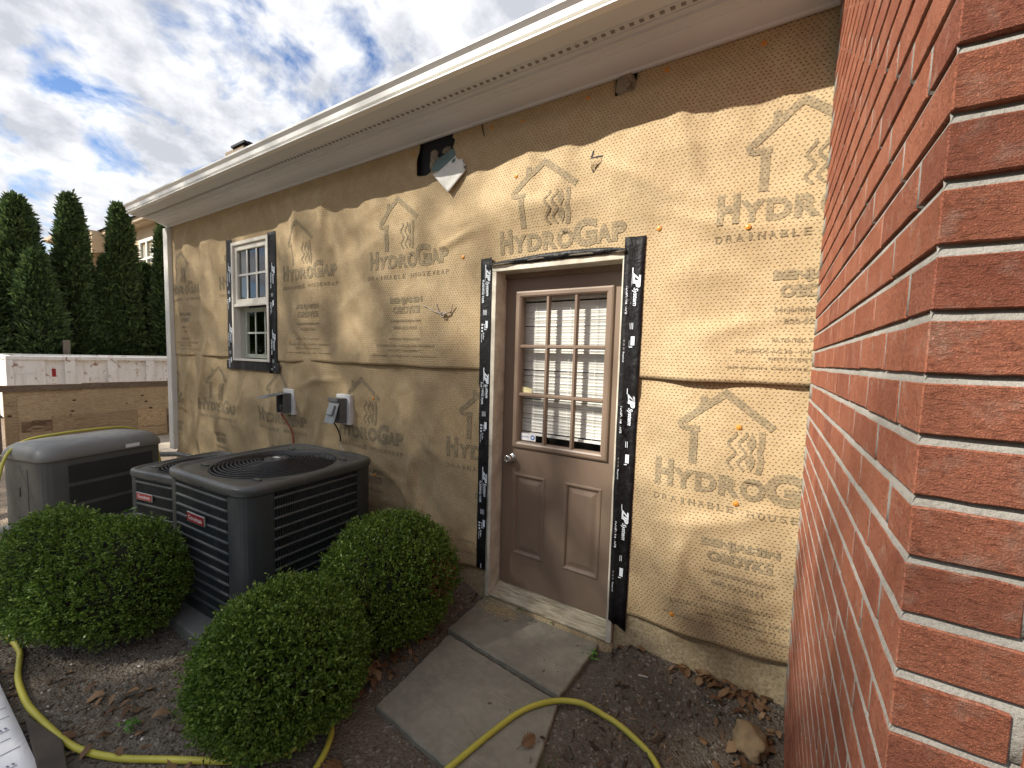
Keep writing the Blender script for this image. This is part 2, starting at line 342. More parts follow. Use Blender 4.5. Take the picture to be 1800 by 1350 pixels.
def hose_mat():
    t = NT('yellow_rubber_hose'); a = t.noise(5, 4); d = t.noise(40, 5, .7)
    col = t.mix(t.ramp(a, [(.3, 0.0), (.7, 1.0)]), (.42, .38, .05, 1), (.50, .46, .075, 1))
    col = t.mix(t.ramp(d, [(.56, 0.0), (.75, .4)]), col, (.2, .17, .05, 1)); return t.done(col, .45, t.bump(d, .1, .002), spec=.4)
M['hose'] = hose_mat()
def sheet_mat():
    t = NT('white_woven_sheet'); a = t.noise(6, 5, dist=.6); w_ = t.noise(240, 2)
    col = t.mix(t.ramp(a, [(.3, 0.0), (.7, 1.0)]), (.80, .81, .84, 1), (.86, .87, .88, 1))
    return t.done(col, .5, t.bump(a, .3, .03, t.bump(w_, .2, .002)), spec=.3)
M['sheet'] = sheet_mat()
M['sheetink'] = simple('sheet_print_ink', (.16, .16, .24, 1), (.24, .24, .3, 1), 90, .5, 0)
def wood_mat(name, c1, c2, knot=True, sc=1.0, stretch=(1, .35, 3.2)):
    t = NT(name); oi = t.n('ShaderNodeObjectInfo'); 
    g = t.noise(5 * sc, 3, .5, stretch=stretch, dist=2.2); w_ = t.n('ShaderNodeMath', operation='SINE')
    t.put(w_.inputs[0], t.math('MULTIPLY', g, 62.0)); f = t.noise(60, 5, .7, stretch=(1, .1, 2))
    col = t.mix(t.ramp(t.math('ADD', t.math('MULTIPLY', w_.outputs[0], .5), .5), [(.05, 0.0), (.6, 1.0)]), tuple(x * .72 for x in c2[:3]) + (1,), c1)
    col = t.mix(t.math('MULTIPLY', t.ramp(f, [(.4, 0.0), (.65, 1.0)]), .3), col, c2)
    col = t.mix(t.ramp(t.noise(2.2, 3), [(.4, .4), (.65, 0.0)]), col, tuple(x * .7 for x in c2[:3]) + (1,))
    return t.done(col, .75, t.bump(f, .3, .003), spec=.2)
M['ply'] = wood_mat('plywood_face', (.60, .45, .28, 1), (.46, .32, .18, 1))
M['ply2'] = wood_mat('pale_plywood_offcut', (.62, .44, .25, 1), (.52, .34, .18, 1), sc=.5)
M['ply3'] = wood_mat('tan_plywood_strip', (.48, .34, .20, 1), (.38, .26, .15, 1), sc=.6)
M['plank'] = wood_mat('grey_brown_plank', (.25, .185, .13, 1), (.17, .12, .085, 1), sc=.7)
def osb_mat():
    t = NT('strand_board'); v = t.voro(24, out='Color', stretch=(1, .45, 1.4)); s = t.n('ShaderNodeSeparateColor'); t.put(s.inputs[0], v)
    return t.done(t.ramp(s.outputs[0], [(0, (.12, .075, .045, 1)), (.5, (.24, .155, .09, 1)), (1, (.36, .25, .15, 1))]), .8, None, spec=.2)
M['osb'] = osb_mat(); M['slab'] = simple('brown_stone_slab', (.085, .068, .053, 1), (.055, .044, .034, 1), 9, .9, .5, 60)
M['knotm'] = simple('wood_knot', (.1, .05, .025, 1), (.06, .03, .015, 1), 30, .8)
def dump_mat():
    t = NT('rusty_white_steel'); a = t.noise(2.5, 5); r = t.noise(7, 7, .7, dist=.7); st = t.noise(5, 5, .6, stretch=(3, 3, .4))
    col = t.mix(t.ramp(a, [(.3, 0.0), (.7, 1.0)]), (.66, .66, .65, 1), (.76, .76, .75, 1))
    col = t.mix(t.ramp(st, [(.5, 0.0), (.75, .5)]), col, (.46, .39, .3, 1))
    col = t.mix(t.ramp(r, [(.56, 0.0), (.64, .9)]), col, (.24, .11, .05, 1))
    col = t.mix(t.ramp(t.noise(9, 6, .7, stretch=(2, 2, .25)), [(.60, 0.0), (.72, .7)]), col, (.33, .2, .11, 1)); return t.done(col, .55, t.bump(r, .3, .01), spec=.4)
M['dump'] = dump_mat()
M['red'] = simple('red_reflector', (.3, .012, .02, 1), rough=.4, bump=0)
M['stucco'] = simple('cream_stucco', (.55, .44, .30, 1), (.48, .37, .25, 1), 6, .9, .5, 80)
M['tan_trim'] = simple('tan_fascia', (.46, .37, .26, 1), (.40, .32, .23, 1), 4, .6, .1)
M['post'] = simple('grey_cedar_post', (.2, .17, .13, 1), (.12, .1, .08, 1), 12, .9, .5, stretch=(3, 3, .5))
M['chim'] = simple('tan_chimney_siding', (.26, .2, .14, 1), (.18, .14, .1, 1), 12, .9, .5, stretch=(4, 4, .7))
M['insul'] = simple('fibreglass_insulation', (.42, .36, .27, 1), (.25, .21, .15, 1), 40, .95, 1.0, 70, .03)
M['film'] = simple('teal_film', (.14, .22, .22, 1), (.1, .16, .17, 1), 20, .4)
M['wrapback'] = simple('white_wrap_back', (.78, .77, .73, 1), (.7, .69, .65, 1), 40, .8, .3, 120)
M['lattice'] = M['white']

# ------------------------------------------------------------------ mesh helpers
def mesh(name, V, F, mats, mi=None, smooth=False):
    me = bpy.data.meshes.new(name)
    me.from_pydata([tuple(map(float, v)) for v in V], [], [tuple(f) for f in F])
    for m in (mats if isinstance(mats, (list, tuple)) else [mats]): me.materials.append(m)
    if mi is not None: me.polygons.foreach_set('material_index', list(mi))
    if smooth: me.polygons.foreach_set('use_smooth', [True] * len(me.polygons))
    me.update(); return me
def link(name, me, parent=None, loc=None, rot=None):
    o = bpy.data.objects.new(name, me); COL.objects.link(o)
    if parent is not None: o.parent = parent
    if loc is not None: o.location = loc
    if rot is not None: o.rotation_euler = rot
    return o
def tag(o, label=None, cat=None, group=None, kind=None):
    if label: o['label'] = label
    if cat: o['category'] = cat
    if group: o['group'] = group
    if kind: o['kind'] = kind
    return o
def thing(name, label, cat, loc=(0, 0, 0), rz=0, group=None):
    o = bpy.data.objects.new(name, None); COL.objects.link(o); o.location = loc; o.rotation_euler = (0, 0, rz)
    o.empty_display_size = .1
    return tag(o, label, cat, group)
class MB:
    def __init__(s): s.V = []; s.F = []; s.I = []
    def add(s, V, F, i=0):
        b = len(s.V); s.V += [tuple(v) for v in V]; s.F += [tuple(b + k for k in f) for f in F]; s.I += [i] * len(F); return s
    def box(s, x0, x1, y0, y1, z0, z1, i=0):
        V = [(x, y, z) for z in (z0, z1) for y in (y0, y1) for x in (x0, x1)]
        return s.add(V, [(0, 2, 3, 1), (4, 5, 7, 6), (0, 1, 5, 4), (2, 6, 7, 3), (0, 4, 6, 2), (1, 3, 7, 5)], i)
    def loft(s, loops, cap0=False, cap1=False, closed=True, i=0):
        n = len(loops[0]); V = [p for l in loops for p in l]; F = []
        for k in range(len(loops) - 1):
            for j in range(n if closed else n - 1):
                a, b = k * n + j, k * n + (j + 1) % n
                F.append((a, b, b + n, a + n))
        if cap0: F.append(tuple(range(n - 1, -1, -1)))
        if cap1: F.append(tuple(range((len(loops) - 1) * n, len(loops) * n)))
        return s.add(V, F, i)
    def tube(s, pts, r, n=8, caps=True, i=0, closed=False):
        pts = [Vector(p) for p in pts]; loops = []; prev = None
        for k, p in enumerate(pts):
            a = pts[k - 1] if (k or closed) else p; b = pts[(k + 1) % len(pts)] if (k < len(pts) - 1 or closed) else p
            t = (b - a).normalized()
            if prev is None:
                u = t.orthogonal().normalized()
            else:
                u = (prev - t * prev.dot(t)).normalized()
            prev = u; v = t.cross(u); rr = r[k] if isinstance(r, (list, tuple)) else r
            loops.append([p + (u * math.cos(2 * math.pi * j / n) + v * math.sin(2 * math.pi * j / n)) * rr for j in range(n)])
        if closed: loops.append(loops[0])
        return s.loft(loops, caps and not closed, caps and not closed, True, i)
    def cyl(s, p, q, r, n=12, i=0): return s.tube([p, q], r, n, True, i)
    def obj(s, name, mats, parent=None, smooth=False, loc=None, rot=None, bevel=0, seg=2):
        o = link(name, mesh(name, s.V, s.F, mats, s.I, smooth), parent, loc, rot)
        if bevel:
            b = o.modifiers.new('bevel', 'BEVEL'); b.width = bevel; b.segments = seg; b.limit_method = 'ANGLE'; b.angle_limit = R(40)
        return o
def spline(P, n=10, closed=False):
    P = [Vector(p) for p in P]; out = []; m = len(P)
    for k in range(m if closed else m - 1):
        p0 = P[k - 1] if (k or closed) else P[0]; p1 = P[k]; p2 = P[(k + 1) % m]
        p3 = P[(k + 2) % m] if (k < m - 2 or closed) else P[-1]
        for j in range(n):
            t = j / n
            out.append(.5 * ((2 * p1) + (-p0 + p2) * t + (2 * p0 - 5 * p1 + 4 * p2 - p3) * t * t + (-p0 + 3 * p1 - 3 * p2 + p3) * t ** 3))
    if not closed: out.append(P[-1])
    return out
_fc = {}
def text_mesh(txt, bold=0.0, shear=0.0):
    k = (txt, bold, shear)
    if k in _fc: return _fc[k]
    cu = bpy.data.curves.new('t', 'FONT'); cu.body = txt; cu.size = 1; cu.offset = bold; cu.shear = shear; cu.resolution_u = 3
    o = bpy.data.objects.new('t', cu); COL.objects.link(o)
    dg = bpy.context.evaluated_depsgraph_get(); dg.update()
    me = bpy.data.meshes.new_from_object(o.evaluated_get(dg))
    V = [(v.co.x, v.co.y) for v in me.vertices]; F = [tuple(p.vertices) for p in me.polygons]
    bpy.data.objects.remove(o); bpy.data.curves.remove(cu); bpy.data.meshes.remove(me)
    if V:
        x0 = min(v[0] for v in V); x1 = max(v[0] for v in V); y0 = min(v[1] for v in V); y1 = max(v[1] for v in V)
        V = [((x - x0) / (x1 - x0 + 1e-9), (y - y0) / (y1 - y0 + 1e-9)) for x, y in V]
    _fc[k] = (V, F); return _fc[k]
def subdiv_faces(V, F, L):
    bm = bmesh.new(); vs = [bm.verts.new(v) for v in V]
    for f in F:
        try: bm.faces.new([vs[i] for i in f])
        except ValueError: pass
    bmesh.ops.triangulate(bm, faces=bm.faces[:])
    for _ in range(4):
        es = [e for e in bm.edges if e.calc_length() > L]
        if not es: break
        bmesh.ops.subdivide_edges(bm, edges=es, cuts=1); bmesh.ops.triangulate(bm, faces=bm.faces[:])
    bm.verts.index_update()
    V2 = [tuple(v.co) for v in bm.verts]; F2 = [tuple(v.index for v in f.verts) for f in bm.faces]; bm.free(); return V2, F2
def sm(a, b, x):
    t = min(1, max(0, (x - a) / (b - a))); return t * t * (3 - 2 * t)
def nz(x, y, z=0): return noise.noise(Vector((x, y, z)))

# ------------------------------------------------------------------ ground
def gz(x, y):
    h = -.018 + .012 * nz(x * 2.1, y * 2.1) + .006 * nz(x * 7, y * 7, 3) + .003 * nz(x * 23, y * 23, 5)
    if y > -.6 and -7 < x < .3:
        k = sm(-.45, -.02, y); off = 1 - (sm(-1.9, -1.7, x) * (1 - sm(-.85, -.7, x)))
        h += k * .075 * off
    return h
def grid_ground():
    xs = list(np.concatenate([[-300, -150, -80, -45, -30, -22, -16, -12, -9, -7.5, -6.4, -5.5], np.arange(-4.9, .35, .028), [.5, .9, 1.5, 2.5, 4, 8, 15, 40, 120, 300]]))
    ys = list(np.concatenate([[-300, -120, -50, -25, -12, -7, -4.5, -3.3, -2.7], np.arange(-2.35, .1, .028), [.3, .8, 1.6, 3, 5, 9, 16, 30, 70, 150, 300]]))
    V = [(x, y, gz(x, y) if (-5.6 < x < 1 and -2.8 < y < .4) else -.02) for y in ys for x in xs]; n = len(xs)
    F = [(j * n + i, j * n + i + 1, (j + 1) * n + i + 1, (j + 1) * n + i) for j in range(len(ys) - 1) for i in range(n - 1)]
    return link('ground', mesh('ground', V, F, M['soil'], smooth=True))
tag(grid_ground(), kind='structure', label='dark garden soil strewn with chips, pale bare dirt further off')
m = MB()
m.box(-9.62, -6.75, .35, 4.0, -.06, .012)
tag(m.obj('driveway', M['drive'], bevel=.01), kind='structure', label='sunlit pale concrete strip beyond the house corner')

# flagstone path
path = bpy.data.objects.new('path', None); COL.objects.link(path); path.location = (-1.3, -.5, 0)
tag(path, 'two grey flagstones laid in soil before the door', kind='structure')
def flag(cs, z, seed):
    # irregular-edged slab: four corner points, edges subdivided and jittered
    r = random.Random(seed); top = []
    for k in range(4):
        a, b = Vector(cs[k]), Vector(cs[(k + 1) % 4]); L_ = (b - a).length; n = max(4, int(L_ / .03))
        nrm = Vector((b.y - a.y, a.x - b.x)).normalized()
        for j in range(n):
            p = a.lerp(b, j / n) + (nrm * r.uniform(-.0035, .0035) if j else Vector((0, 0)))
            top.append(p)
    c = sum(top, Vector((0, 0))) / len(top)
    ins = [p + (c - p).normalized() * .006 for p in top]
    m = MB(); m.loft([[(p.x, p.y, z - .05) for p in top], [(p.x, p.y, z - .006) for p in top], [(p.x, p.y, z) for p in ins]], False, True)
    o = m.obj('flagstone', M['stone'], path); o.matrix_parent_inverse = Matrix.Translation(-path.location); return o
flag([(-1.70, -.02), (-1.685, -.395), (-.912, -.476), (-.885, -.008)][::-1][::-1], .012, 1)
flag([(-1.652, -.425), (-1.60, -.985), (-.80, -1.06), (-.905, -.503)], .006, 2)

# ------------------------------------------------------------------ house
HS = thing('house', 'single-storey house side under tan printed housewrap with brown door', 'house')
DX0, DX1, DZ1 = -1.683, -.815, 2.185          # outer door frame
WX0, WX1, WZ0, WZ1 = -5.0, -4.29, 1.505, 2.712   # outer window frame
ZT = 3.10
m = MB()
for a, b, c, d in [(-6.55, WX0, -.02, 3.25), (WX1, DX0, -.02, 3.25), (DX1, 3.2, -.02, 3.25), (WX0, WX1, -.02, WZ0), (WX0, WX1, WZ1, 3.25), (DX0, DX1, DZ1, 3.25)]:
    m.box(a, b, .002, .13, c, d)
m.box(-6.55, -6.42, .13, 5.9, -.02, 3.25); m.box(-6.55, 3.2, 5.9, 6.03, -.02, 3.25); m.box(3.07, 3.2, .13, 5.9, -.02, 3.25)
m.obj('wall', M['dark'], HS)
m = MB(); m.box(-6.42, 3.07, .131, 5.9, -.03, -.022); m.box(-6.42, 3.07, .14, 5.9, 2.75, 2.76)
for a, b, c, d in [(-6.41, 3.06, 3.0, 3.01)]: m.box(a, b, c, d, -.02, 2.75)
m.obj('room_lining', M['room'], HS)
# foundation with block joints
m = MB(); fx = [-6.6, -5.4, -4.2, -3.0, -1.79]
for a, b in [(-6.6, DX0 - .003), (DX1 + .003, .1)]:
    xs = np.linspace(a + .002, b - .002, max(3, int((b - a) / .03))); zs = np.linspace(-.25, .31, 20)
    V = [(x, -.004 + .005 * nz(x * 7, z * 7, 2) + .0025 * nz(x * 31, z * 31), z) for z in zs for x in xs]; n = len(xs)
    m.add(V, [(j * n + i, j * n + i + 1, (j + 1) * n + i + 1, (j + 1) * n + i) for j in range(19) for i in range(n - 1)])
m.box(-6.6, DX0 - .004, .012, .12, -.25, .30); m.box(DX1 + .004, .1, .012, .12, -.25, .30)
m.box(DX0 - .004, DX1 + .004, -.03, .13, -.25, .035)
m.obj('foundation', M['found'], HS, smooth=True)

# --- housewrap surface
OPEN = [(DX0 + .008, DX1 - .008, -1, DZ1 - .005), (WX0 + .005, WX1 - .005, WZ0 + .005, WZ1 - .005)]
TORN = [(-2.334, 3.12), (-2.041, 3.12), (-2.028, 3.05), (-2.012, 3.03), (-2.026, 2.995), (-2.0, 2.955), (-1.992, 2.915), (-1.968, 2.885), (-1.948, 2.83), (-2.0, 2.80), (-2.07, 2.845), (-2.15, 2.855), (-2.217, 2.86), (-2.252, 2.85), (-2.345, 2.862)]
TORN2 = [(-.932, 3.13), (-.815, 3.13), (-.822, 3.05), (-.829, 2.995), (-.862, 3.0), (-.93, 2.985)]
def inpoly(x, z, P):
    c = False; j = len(P) - 1
    for i in range(len(P)):
        if (P[i][1] > z) != (P[j][1] > z) and x < (P[j][0] - P[i][0]) * (z - P[i][1]) / (P[j][1] - P[i][1]) + P[i][0]: c = not c
        j = i
    return c
def dist_open(x, z):
    best = 9
    for a, b, c, d in [(DX0 - .1, DX1 + .1, -1, DZ1 + .05), (WX0 - .13, WX1 + .1, WZ0 - .1, WZ1 + .03)]:
        dx = max(a - x, 0, x - b); dz = max(c - z, 0, z - d); best = min(best, math.hypot(dx, dz))
    return min(best, max(0, x + 6.5), abs(.05 - x) + .1)
CREASE = [(-5.95, 2.75, -5.35, 1.9, .030, .05), (-6.2, 2.3, -6.0, 1.2, .022, .04), (-5.55, 1.75, -5.9, .45, .032, .05), (-5.25, 1.45, -5.35, .5, .030, .045), (-4.95, 1.35, -4.6, .35, .032, .05), (-6.1, 1.3, -6.25, .5, .025, .04),
    (-4.22, 1.38, -4.28, .55, .030, .05), (-3.95, 1.95, -3.55, 1.6, .024, .035), (-3.35, 2.75, -3.0, 2.0, .030, .06), (-3.1, 2.0, -2.75, 1.58, .022, .05), (-3.75, 1.33, -3.3, 1.40, .026, .03), (-2.35, 2.62, -2.2, 1.9, .022, .07), (-2.15, 2.36, -1.80, 2.43, .020, .028),
    (-2.45, 1.1, -2.2, .3, .022, .05), (-3.5, 1.1, -3.65, .4, .022, .05), (-2.85, .8, -2.3, .5, .016, .04), (-1.62, 2.55, -1.05, 2.50, .014, .06), (-.70, 2.35, -.1, 2.22, .016, .05), (-.66, 1.75, -.05, 1.86, .013, .05), (-.62, .78, -.1, .95, .016, .05), (-.7, .55, -.35, .35, .014, .04),
    (-.98, 2.66, -.62, 2.46, .018, .05), (-.75, 2.0, -.45, 2.12, .012, .04), (-.3, 2.95, -.05, 2.6, .016, .05), (-4.75, 1.3, -4.9, .9, .02, .035)]
_r = random.Random(99)
for _k in range(18):
    _x = -6.3 + _k * .35 + _r.uniform(-.1, .1); CREASE.append((_x, 3.12, _x + _r.uniform(-.25, .25), _r.uniform(2.35, 2.75), _r.uniform(.004, .022), _r.uniform(.05, .11)))
for _k in range(16):
    _x = _r.uniform(-6.3, -.2); _z = _r.uniform(.4, 1.3); CREASE.append((_x, _z, _x + _r.uniform(-.35, .35), _z - _r.uniform(.1, .6), _r.uniform(.008, .02), _r.uniform(.03, .06)))
def crease(x, z):
    h = 0
    for x0, z0, x1, z1, a, w in CREASE:
        if min(x0, x1) - .2 > x or max(x0, x1) + .2 < x or min(z0, z1) - .2 > z or max(z0, z1) + .2 < z: continue
        dx, dz = x1 - x0, z1 - z0; L2 = dx * dx + dz * dz; t = ((x - x0) * dx + (z - z0) * dz) / L2
        bend = .05 * math.sin(t * 5 + x0 * 7)
        d = ((x - x0) * dz - (z - z0) * dx) / math.sqrt(L2) + bend * math.sqrt(L2) * .6
        e = 0 if 0 <= t <= 1 else (min(abs(t), abs(t - 1)) * math.sqrt(L2))
        s_ = d / w; pr = math.exp(-s_ * s_) if s_ > 0 else math.exp(-s_ * s_ * 3.2)
        h += a * pr * math.exp(-(e / .07) ** 2) * (.35 + .65 * math.sin(math.pi * min(1, max(0, t))))
    return h
def wd(x, z, sheet):
    k = (.12 + .88 * sm(0, .3, dist_open(x, z))) * (1 - .85 * sm(2.93, 3.06, z))
    left = sm(-2.0, -4.5, x) if x > -4.5 else 1.0
    a = .030 * nz(x * 1.15, z * .6, 1 + sheet * 7) + .026 * nz(x * 2.3 + 4, z * 1.1, 5 + sheet * 3)
    a += (.010 + .020 * left) * nz(x * 4.4 + .8 * z, z * 1.3, 9) + .0085 * nz(x * 4.5 + z * 2.5, z * 5.5, 12) + .0030 * nz(x * 15 + z * 4, z * 13, 4)
    # ridged creases: gathered towards the left corner, sagging waves to the right
    a += .045 * left * (.3 - abs(nz(x * 2.6 + z * 1.5, z * 1.6 - x * .5, 21)))
    a += .018 * (1 - left) * nz(x * 1.7, z * 3.4, 31) + .022 * (.3 - abs(nz(x * 1.5 - z * 1.2, z * 2.4, 44)))
    d = .007 + .025 * k + k * (a + crease(x, z))
    if sheet == 0:
        d += .006
        s = sm(1.85, 1.53, z) * sm(.0, .22, dist_open(x, z))
        d += s * (.030 * math.exp(-((x + .40) / .17) ** 2) + .006 + .010 * abs(nz(x * 3.3, 0, 2)))
    else:
        d -= .007 * sm(1.2, 1.5, z)
        d += .006 * sm(.55, .2, z) * (.5 + nz(x * 3.0, 0, 8))
    return max(.004, d)
_wd = wd; _wc = {}
def wd(x, z, sheet):
    k = (round(x, 4), round(z, 4), sheet)
    if k not in _wc: _wc[k] = _wd(x, z, sheet)
    return _wc[k]
def zbot(x, sheet):
    if sheet == 0: return 1.535 + .006 * nz(x * 3, 0, 5) - .016 * math.exp(-((x + 4.1) / .35) ** 2)
    return .183 + (x + 1.97) * .0425 * (1 if x > -2 else .6) + .008 * nz(x * 4.2, 0, 15)
def wrap_sheet(sheet, x0, x1, z1):
    cuts = [DX0 + .008, DX1 - .008, WX0 + .005, WX1 - .005]
    xs = sorted(set([round(v, 4) for v in np.arange(x0, x1 + .001, .022)] + cuts)); nzv = 78 if sheet == 0 else 66
    V = []; n = len(xs)
    for j in range(nzv + 1):
        for x in xs:
            zb = zbot(x, sheet); z = zb + (z1 - zb) * j / nzv; V.append((x, -wd(x, z, sheet), z))
    if sheet == 0:
        for k, (x, y, z) in enumerate(V):
            for P in (TORN, TORN2):
                best = None
                for e in range(len(P)):
                    a = Vector(P[e]); b = Vector(P[(e + 1) % len(P)]); t_ = max(0, min(1, (Vector((x, z)) - a).dot(b - a) / max(1e-9, (b - a).length_squared)))
                    p = a.lerp(b, t_); dd = (p - Vector((x, z))).length
                    if dd < .0125 and (best is None or dd < best[0]): best = (dd, p)
                if best: V[k] = (best[1].x, -wd(best[1].x, best[1].y, 0), best[1].y)
    F = []
    for j in range(nzv):
        for i in range(n - 1):
            q = (j * n + i, j * n + i + 1, (j + 1) * n + i + 1, (j + 1) * n + i)
            cx = sum(V[k][0] for k in q) / 4; cz = sum(V[k][2] for k in q) / 4
            if any(a < cx < b and c < cz < d for a, b, c, d in OPEN): continue
            if sheet == 0 and (inpoly(cx, cz, TORN) or inpoly(cx, cz, TORN2)): continue
            F.append(q)
    o = link('house_wrap', mesh('house_wrap', V, F, M['wrap'], smooth=True), HS)
    sol = o.modifiers.new('thick', 'SOLIDIFY'); sol.thickness = .0016; sol.offset = -1
    return o
UP = wrap_sheet(0, -6.53, .05, 3.16); UP['label'] = 'upper course of tan housewrap'
LO = wrap_sheet(1, -6.53, .05, 1.58); LO['label'] = 'lower course of tan housewrap'

# --- printing on the wrap
def drape(V, F, sheet, name, parent):
    V, F = subdiv_faces([(x, 0, z) for x, z in V], F, .035)
    keep = []
    for f in F:
        cx = sum(V[k][0] for k in f) / len(f); cz = sum(V[k][2] for k in f) / len(f)
        if any(a < cx < b and c < cz < d for a, b, c, d in OPEN) or cx < -6.5 or cx > .03: continue
        if sheet == 0 and (cz < zbot(cx, 0) + .01 or inpoly(cx, cz, TORN)): continue
        if sheet == 1 and cz < zbot(cx, 1) + .01: continue
        if sheet == 1 and cz > zbot(cx, 0): continue
        keep.append(f)
    if not keep: return None
    V = [(x, -wd(x, z, sheet) - .0024, z) for x, _, z in V]
    return link(name, mesh(name, V, keep, M['ink'], smooth=True), parent)
def strip2d(P, w, n=1):
    V = []; F = []
    for k, p in enumerate(P):
        p = Vector(p); a = Vector(P[max(0, k - 1)]); b = Vector(P[min(len(P) - 1, k + 1)]); t = (b - a).normalized(); q = Vector((-t.y, t.x)) * w / 2
        V += [tuple(p + q), tuple(p - q)]
    for k in range(len(P) - 1): F.append((2 * k, 2 * k + 1, 2 * k + 3, 2 * k + 2))
    return V, F
def put_text(txt, x0, x1, z0, z1, bold=0, shear=0):
    V, F = text_mesh(txt, bold, shear); return [(x0 + (x1 - x0) * a, z0 + (z1 - z0) * b) for a, b in V], F
def merge(parts):
    V = []; F = []
    for v, f in parts:
        b = len(V); V += v; F += [tuple(b + i for i in g) for g in f]
    return V, F
def logo(ax_, az, sheet, parent):
    T = lambda P: [(ax_ + x, az + z) for x, z in P]
    ic = [strip2d(T([(.004, -.012), (-.09, -.085), (-.178, -.158)]), .033), strip2d(T([(-.004, -.002), (.1, -.082), (.205, -.163)]), .034),
          strip2d(T([(-.178, -.146), (-.194, -.168), (-.188, -.184), (-.165, -.190), (-.10, -.187)]), .024),
          strip2d(T([(-.125, -.195), (-.125, -.28), (-.126, -.362)]), .036), strip2d(T([(-.09, -.028), (-.09, -.082)]), .03)]
    for x in (.042, .086):
        ic.append(strip2d(T([(x + .015 * math.sin(k / 18 * 4 * math.pi + .9), -.185 - .178 * k / 18) for k in range(19)]), .0125))
    for zc, hh in ((-.232, .043), (-.318, .045)):
        P = [(.122 + .017 * math.sin(k / 10 * math.pi) * 1.0, zc + hh * (1 - k / 5)) for k in range(11)]; Q = [(.126 - .024 * math.sin(k / 10 * math.pi), zc + hh * (1 - k / 5)) for k in range(11)]
        ic.append((T(P + Q), [(k, k + 1, 11 + k + 1, 11 + k) for k in range(10)]))
    ic.append(strip2d(T([(.160, -.178), (.163, -.24), (.156, -.27), (.164, -.31), (.155, -.372)]), .024))
    o_ = drape(*merge(ic), sheet, 'printed_house_icon', parent)
    if o_: o_['kind'] = 'stuff'
    for ch, a, b, c, d in [('H', -.304, -.212, -.497, -.358), ('Y', -.212, -.112, -.497, -.398), ('D', -.108, -.012, -.497, -.398), ('R', -.004, .09, -.497, -.398), ('O', .086, .19, -.502, -.393), ('G', .186, .326, -.506, -.354), ('A', .322, .412, -.497, -.398), ('P', .412, .492, -.497, -.398)]:
        drape(*put_text(ch, ax_ + a, ax_ + b, az + c, az + d, .055), sheet, 'printed_letter', parent)
    L_ = []
    def spaced(txt, x0, x1, z0, h, b=.01):
        n = len(txt)
        for k, ch in enumerate(txt):
            if ch == ' ': continue
            cw = (x1 - x0) / n; wd_ = .28 if ch == 'I' else .66
            L_.append(put_text(ch, ax_ + x0 + cw * (k + .5 - wd_ / 2), ax_ + x0 + cw * (k + .5 + wd_ / 2), az + z0, az + z0 + h, b))
    spaced('DRAINABLE HOUSEWRAP', -.312, .50, -.574, .031)
    def line(txt, x0, x1, z0, z1, b=0): L_.append(put_text(txt, ax_ + x0, ax_ + x1, az + z0, az + z1, b))
    line('BENJAMIN', -.064, .266, -.770, -.716, .06); line('OBDYKE', -.034, .242, -.834, -.778, .06)
    line('benjaminobdyke.com', -.05, .255, -.905, -.872, .008); line('800-523-5261', -.012, .208, -.948, -.925, .008)
    line('PATENTED TECHNOLOGY', -.05, .26, -1.03, -1.012, .005); line('EXCEEDS AC38 - INCLUDING DRAINAGE', -.19, .40, -1.078, -1.060, .005)
    line('MEETS CODE REQUIREMENTS', -.06, .27, -1.112, -1.096, .005); line('BENJAMIN OBDYKE, INC. 199 PRECISION', -.22, .42, -1.155, -1.138, .005)
    o_ = drape(*merge(L_), sheet, 'printed_lettering', parent)
    if o_: o_['kind'] = 'stuff'
for a in (-6.216, -4.985, -3.752, -2.545, -1.329, -.101): logo(a, 2.752, 0, UP)
for a in (-6.63, -5.404, -4.18, -2.953, -1.73): logo(a, 1.425, 1, LO)
logo(-.323, 1.494, 1, LO)

# torn flap, insulation and film in the hole
FP = [(-2.175, 2.833), (-2.138, 2.797), (-2.082, 2.742), (-2.028, 2.688), (-1.985, 2.728), (-1.935, 2.775), (-1.900, 2.812), (-1.915, 2.822), (-1.908, 2.850), (-1.93, 2.868), (-1.938, 2.893), (-1.962, 2.912), (-1.985, 2.938), (-2.035, 2.908), (-2.09, 2.872), (-2.13, 2.848)]
V, F = subdiv_faces([(x, 0, z) for x, z in FP], [tuple(range(len(FP)))], .03)
V = [(x, -.034 - .030 * sm(2.93, 2.70, z) - .012 * sm(-2.0, -2.17, x) - .006 * nz(x * 16, z * 16), z) for x, _, z in V]
o = link('torn_flap', mesh('torn_flap', V, F, M['wrapback'], smooth=True), UP); o['label'] = 'white underside of the torn wrap flap'
s_ = o.modifiers.new('t', 'SOLIDIFY'); s_.thickness = .0015
V = []; 
for j in range(5):
    for i in range(7):
        s, t = i / 6, j / 4; x = -2.205 + .215 * s - .01 * t; z = 2.985 - .115 * t - .06 * (1 - s) * (.7) + .02 * s + .012 * nz(i * 2.1, j); V.append((x, -.016 - .02 * t - .008 * nz(x * 14, z * 14), z))
F = [(j * 7 + i, (j + 1) * 7 + i, (j + 1) * 7 + i + 1, j * 7 + i + 1) for j in range(4) for i in range(6)]
link('torn_film', mesh('torn_film', V, F, M['film'], smooth=True), UP)
def tuft(c, r, n, seed, name, parent):
    bm = bmesh.new(); bmesh.ops.create_icosphere(bm, subdivisions=3, radius=1)
    for v in bm.verts:
        d = v.co.copy(); k = 1 + .45 * nz(d.x * 2 + seed, d.y * 2, d.z * 2) + .25 * nz(d.x * 6, d.y * 6 + seed, d.z * 6)
        v.co = Vector((c[0] + d.x * r[0] * k, c[1] + d.y * r[1] * k, c[2] + d.z * r[2] * k))
    me = bpy.data.meshes.new(name); bm.to_mesh(me); bm.free(); me.materials.append(M['insul']); return link(name, me, parent)
